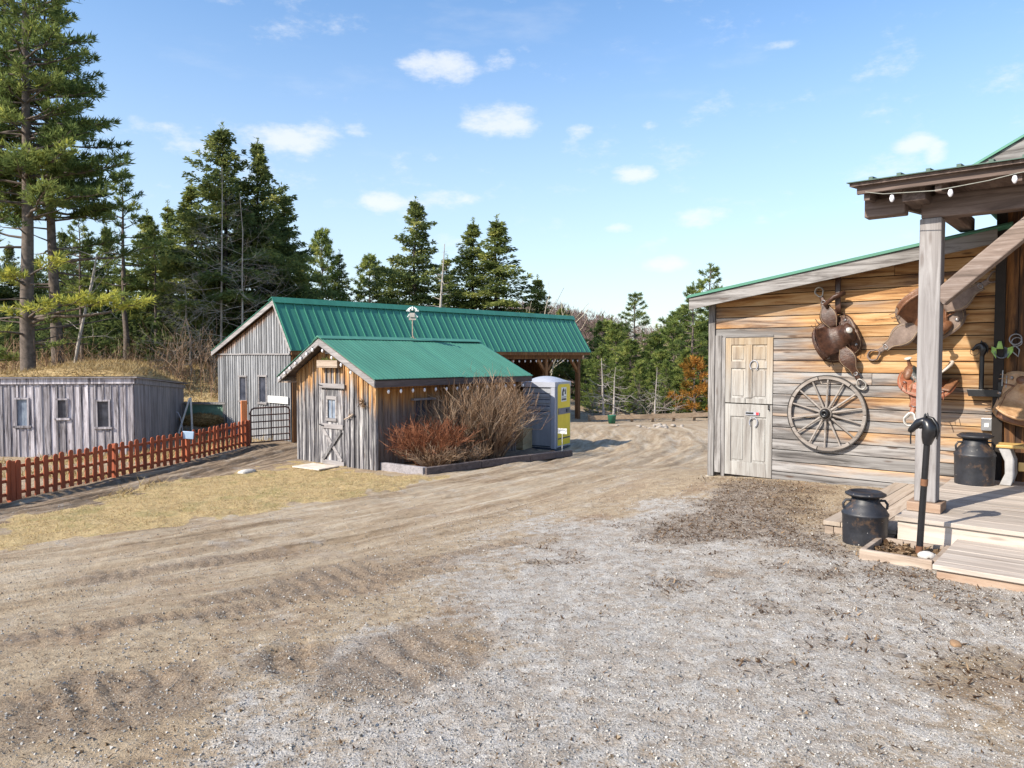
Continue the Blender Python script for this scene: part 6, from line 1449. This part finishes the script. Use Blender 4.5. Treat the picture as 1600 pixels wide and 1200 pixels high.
# far wooded hillsides
fo = Foliage(np.random.default_rng(92)); rg = fo.rg; bp, bd, bt = [], [], []
fo2 = Foliage(np.random.default_rng(93))
for k in range(1500):
    Y_ = rg.uniform(66,150) if k < 700 else rg.uniform(150,360); px = rg.uniform(780,1180) if k < 700 else rg.uniform(700,1500)
    if k < 700 and px > 960 and rg.random() < .92: continue
    x, y = by_px(px, Y_); z0 = gz(x,y); h = rg.uniform(4.0,7.5); t0 = float(np.clip(rg.normal(.45,.16),0,1))
    if rg.random() < .13:
        P = np.array([x,y,z0])[None]+np.c_[rg.normal(size=(70,2))*.9, np.zeros(70)]*1.0; f = rg.random(70); P[:,:2] = np.array([x,y])+rg.normal(size=(70,2))*(1.3*(1-f))[:,None]; P[:,2] = z0+h*f
        fo2.spray(P, rg.normal(size=(70,3))+[0,0,-.2], .9, .30, 2, .5, float(np.clip(rg.normal(.3,.12),0,1)))
    else:
        m = 70 if Y_ < 150 else 30; f = rg.uniform(.15,1,m); P = np.empty((m,3)); P[:,:2] = np.array([x,y])+rg.normal(size=(m,2))*(1.5*np.sqrt(f*(1.15-f))+.12)[:,None]; P[:,2] = z0+h*f
        fo.spray(P, np.c_[rg.normal(size=(m,2))*.5, np.ones(m)], 1.1, .075 if Y_ < 150 else .14, 3, .35, t0)
        fo.spray(np.array([[x,y,z0],[x+.05,y,z0+h*.3]]), np.array([[0,0,1.],[0,0,1]]), h*.6, .2, 2, .04, .2)
tag(fo.build('far_bare_woods', F_BRUSHW, None), 'far hillside of bare brown leafless woods', 'woods', kind='stuff')
tag(fo2.build('far_conifers', F_SPR, None), 'far dark conifers dotted among the bare hillside woods', 'woods', kind='stuff')

# ================================================================== SKY, SUN
SUN_EL, SX, SY = R(37), -.83, -.56
w = bpy.data.worlds.new('World'); S.world = w; w.use_nodes = True; nt = w.node_tree
class GW_(G):
    def __init__(s, nt): s.nt = nt
g = GW_(nt); bg = nt.nodes['Background']
sky = g.n('TexSky', {'sky_type': 'NISHITA'}); sky.sun_disc = False; sky.sun_elevation = SUN_EL; sky.sun_rotation = math.atan2(SX, SY)
sky.altitude = 200; sky.air_density = 1.0; sky.dust_density = .8; sky.ozone_density = 1.2
dirv = g.n('TexCoord').outputs['Generated']; sp = g.n('SeparateXYZ', None, Vector=dirv)
azn = g.math('ARCTAN2', sp.outputs[0], sp.outputs[1]); eln = g.math('ARCSINE', sp.outputs[2])
cn = g.noise(g.mapv(dirv, (1,1,2.2)), 11, 7, .66); tot = None
for (px,py,wx,wy,k) in [(690,102,70,20,.9),(775,95,30,14,.7),(783,185,68,26,1),(905,205,22,10,.6),(285,218,66,20,.9),(460,222,80,22,1),(213,190,20,9,.6),(990,272,36,12,1),(1090,340,55,13,.9),(965,357,28,8,.9),(1040,412,42,11,.9),
    (595,315,38,12,.7),(700,314,55,13,.7),(1430,224,40,11,.7),(1465,238,22,14,.8),(1215,72,50,6,.5),(250,300,80,18,.5),(560,204,24,8,.5),(880,300,40,10,.4),(1015,195,16,7,.4),(1180,345,30,8,.4),(140,280,50,14,.5)]:
    d = ray(px,py).normalized(); a0 = math.atan2(d.x,d.y); e0 = math.asin(d.z); sa = wx/F*math.cos(a0)**2*1.15; se = wy/F*1.4
    q = g.math('ADD', g.math('POWER', g.math('ABSOLUTE', g.math('DIVIDE', g.math('SUBTRACT', azn, a0), sa)), 2), g.math('POWER', g.math('ABSOLUTE', g.math('DIVIDE', g.math('SUBTRACT', eln, e0), se)), 2))
    m = g.math('MULTIPLY', g.math('SUBTRACT', 1.0, q, True), k); tot = m if tot is None else g.math('MAXIMUM', tot, m)
wisp = g.math('MULTIPLY', g.smooth(g.noise(g.mapv(dirv,(1,1,3.5)), 4.0, 6, .6), .56, .78), .16)
cm = g.smooth(g.math('SUBTRACT', tot, g.math('MULTIPLY', g.math('SUBTRACT', .57, cn), 3.2)), -.05, .95)
cm = g.math('MAXIMUM', g.math('MULTIPLY', cm, .70), wisp)
hs = g.n('HueSaturation', None, Saturation=1.16, Value=.90, Color=sky.outputs[0])
colr = g.mix(g.math('MULTIPLY', g.smooth(eln, .50, -.02), .66), hs.outputs[0], (2.5,2.85,3.15,1))
colr = g.mix(cm, colr, (3.6,3.65,3.72,1))
nt.links.new(colr, bg.inputs[0]); bg.inputs[1].default_value = .15
sl_d = bpy.data.lights.new('sun', 'SUN'); sl_d.energy = 3.9; sl_d.angle = R(.53); sl_d.color = (1,.92,.79)
so = bpy.data.objects.new('sun', sl_d); COL.objects.link(so)
h = math.hypot(SX,SY); dvec = Vector((SX/h*math.cos(SUN_EL), SY/h*math.cos(SUN_EL), math.sin(SUN_EL)))
so.rotation_euler = dvec.to_track_quat('Z','Y').to_euler()
vs = S.view_settings; vs.view_transform = 'Standard'; vs.look = 'None'; vs.gamma = 1; vs.exposure = .95
S.cycles.max_bounces = 6; S.cycles.transparent_max_bounces = 4; S.cycles.use_denoising = True
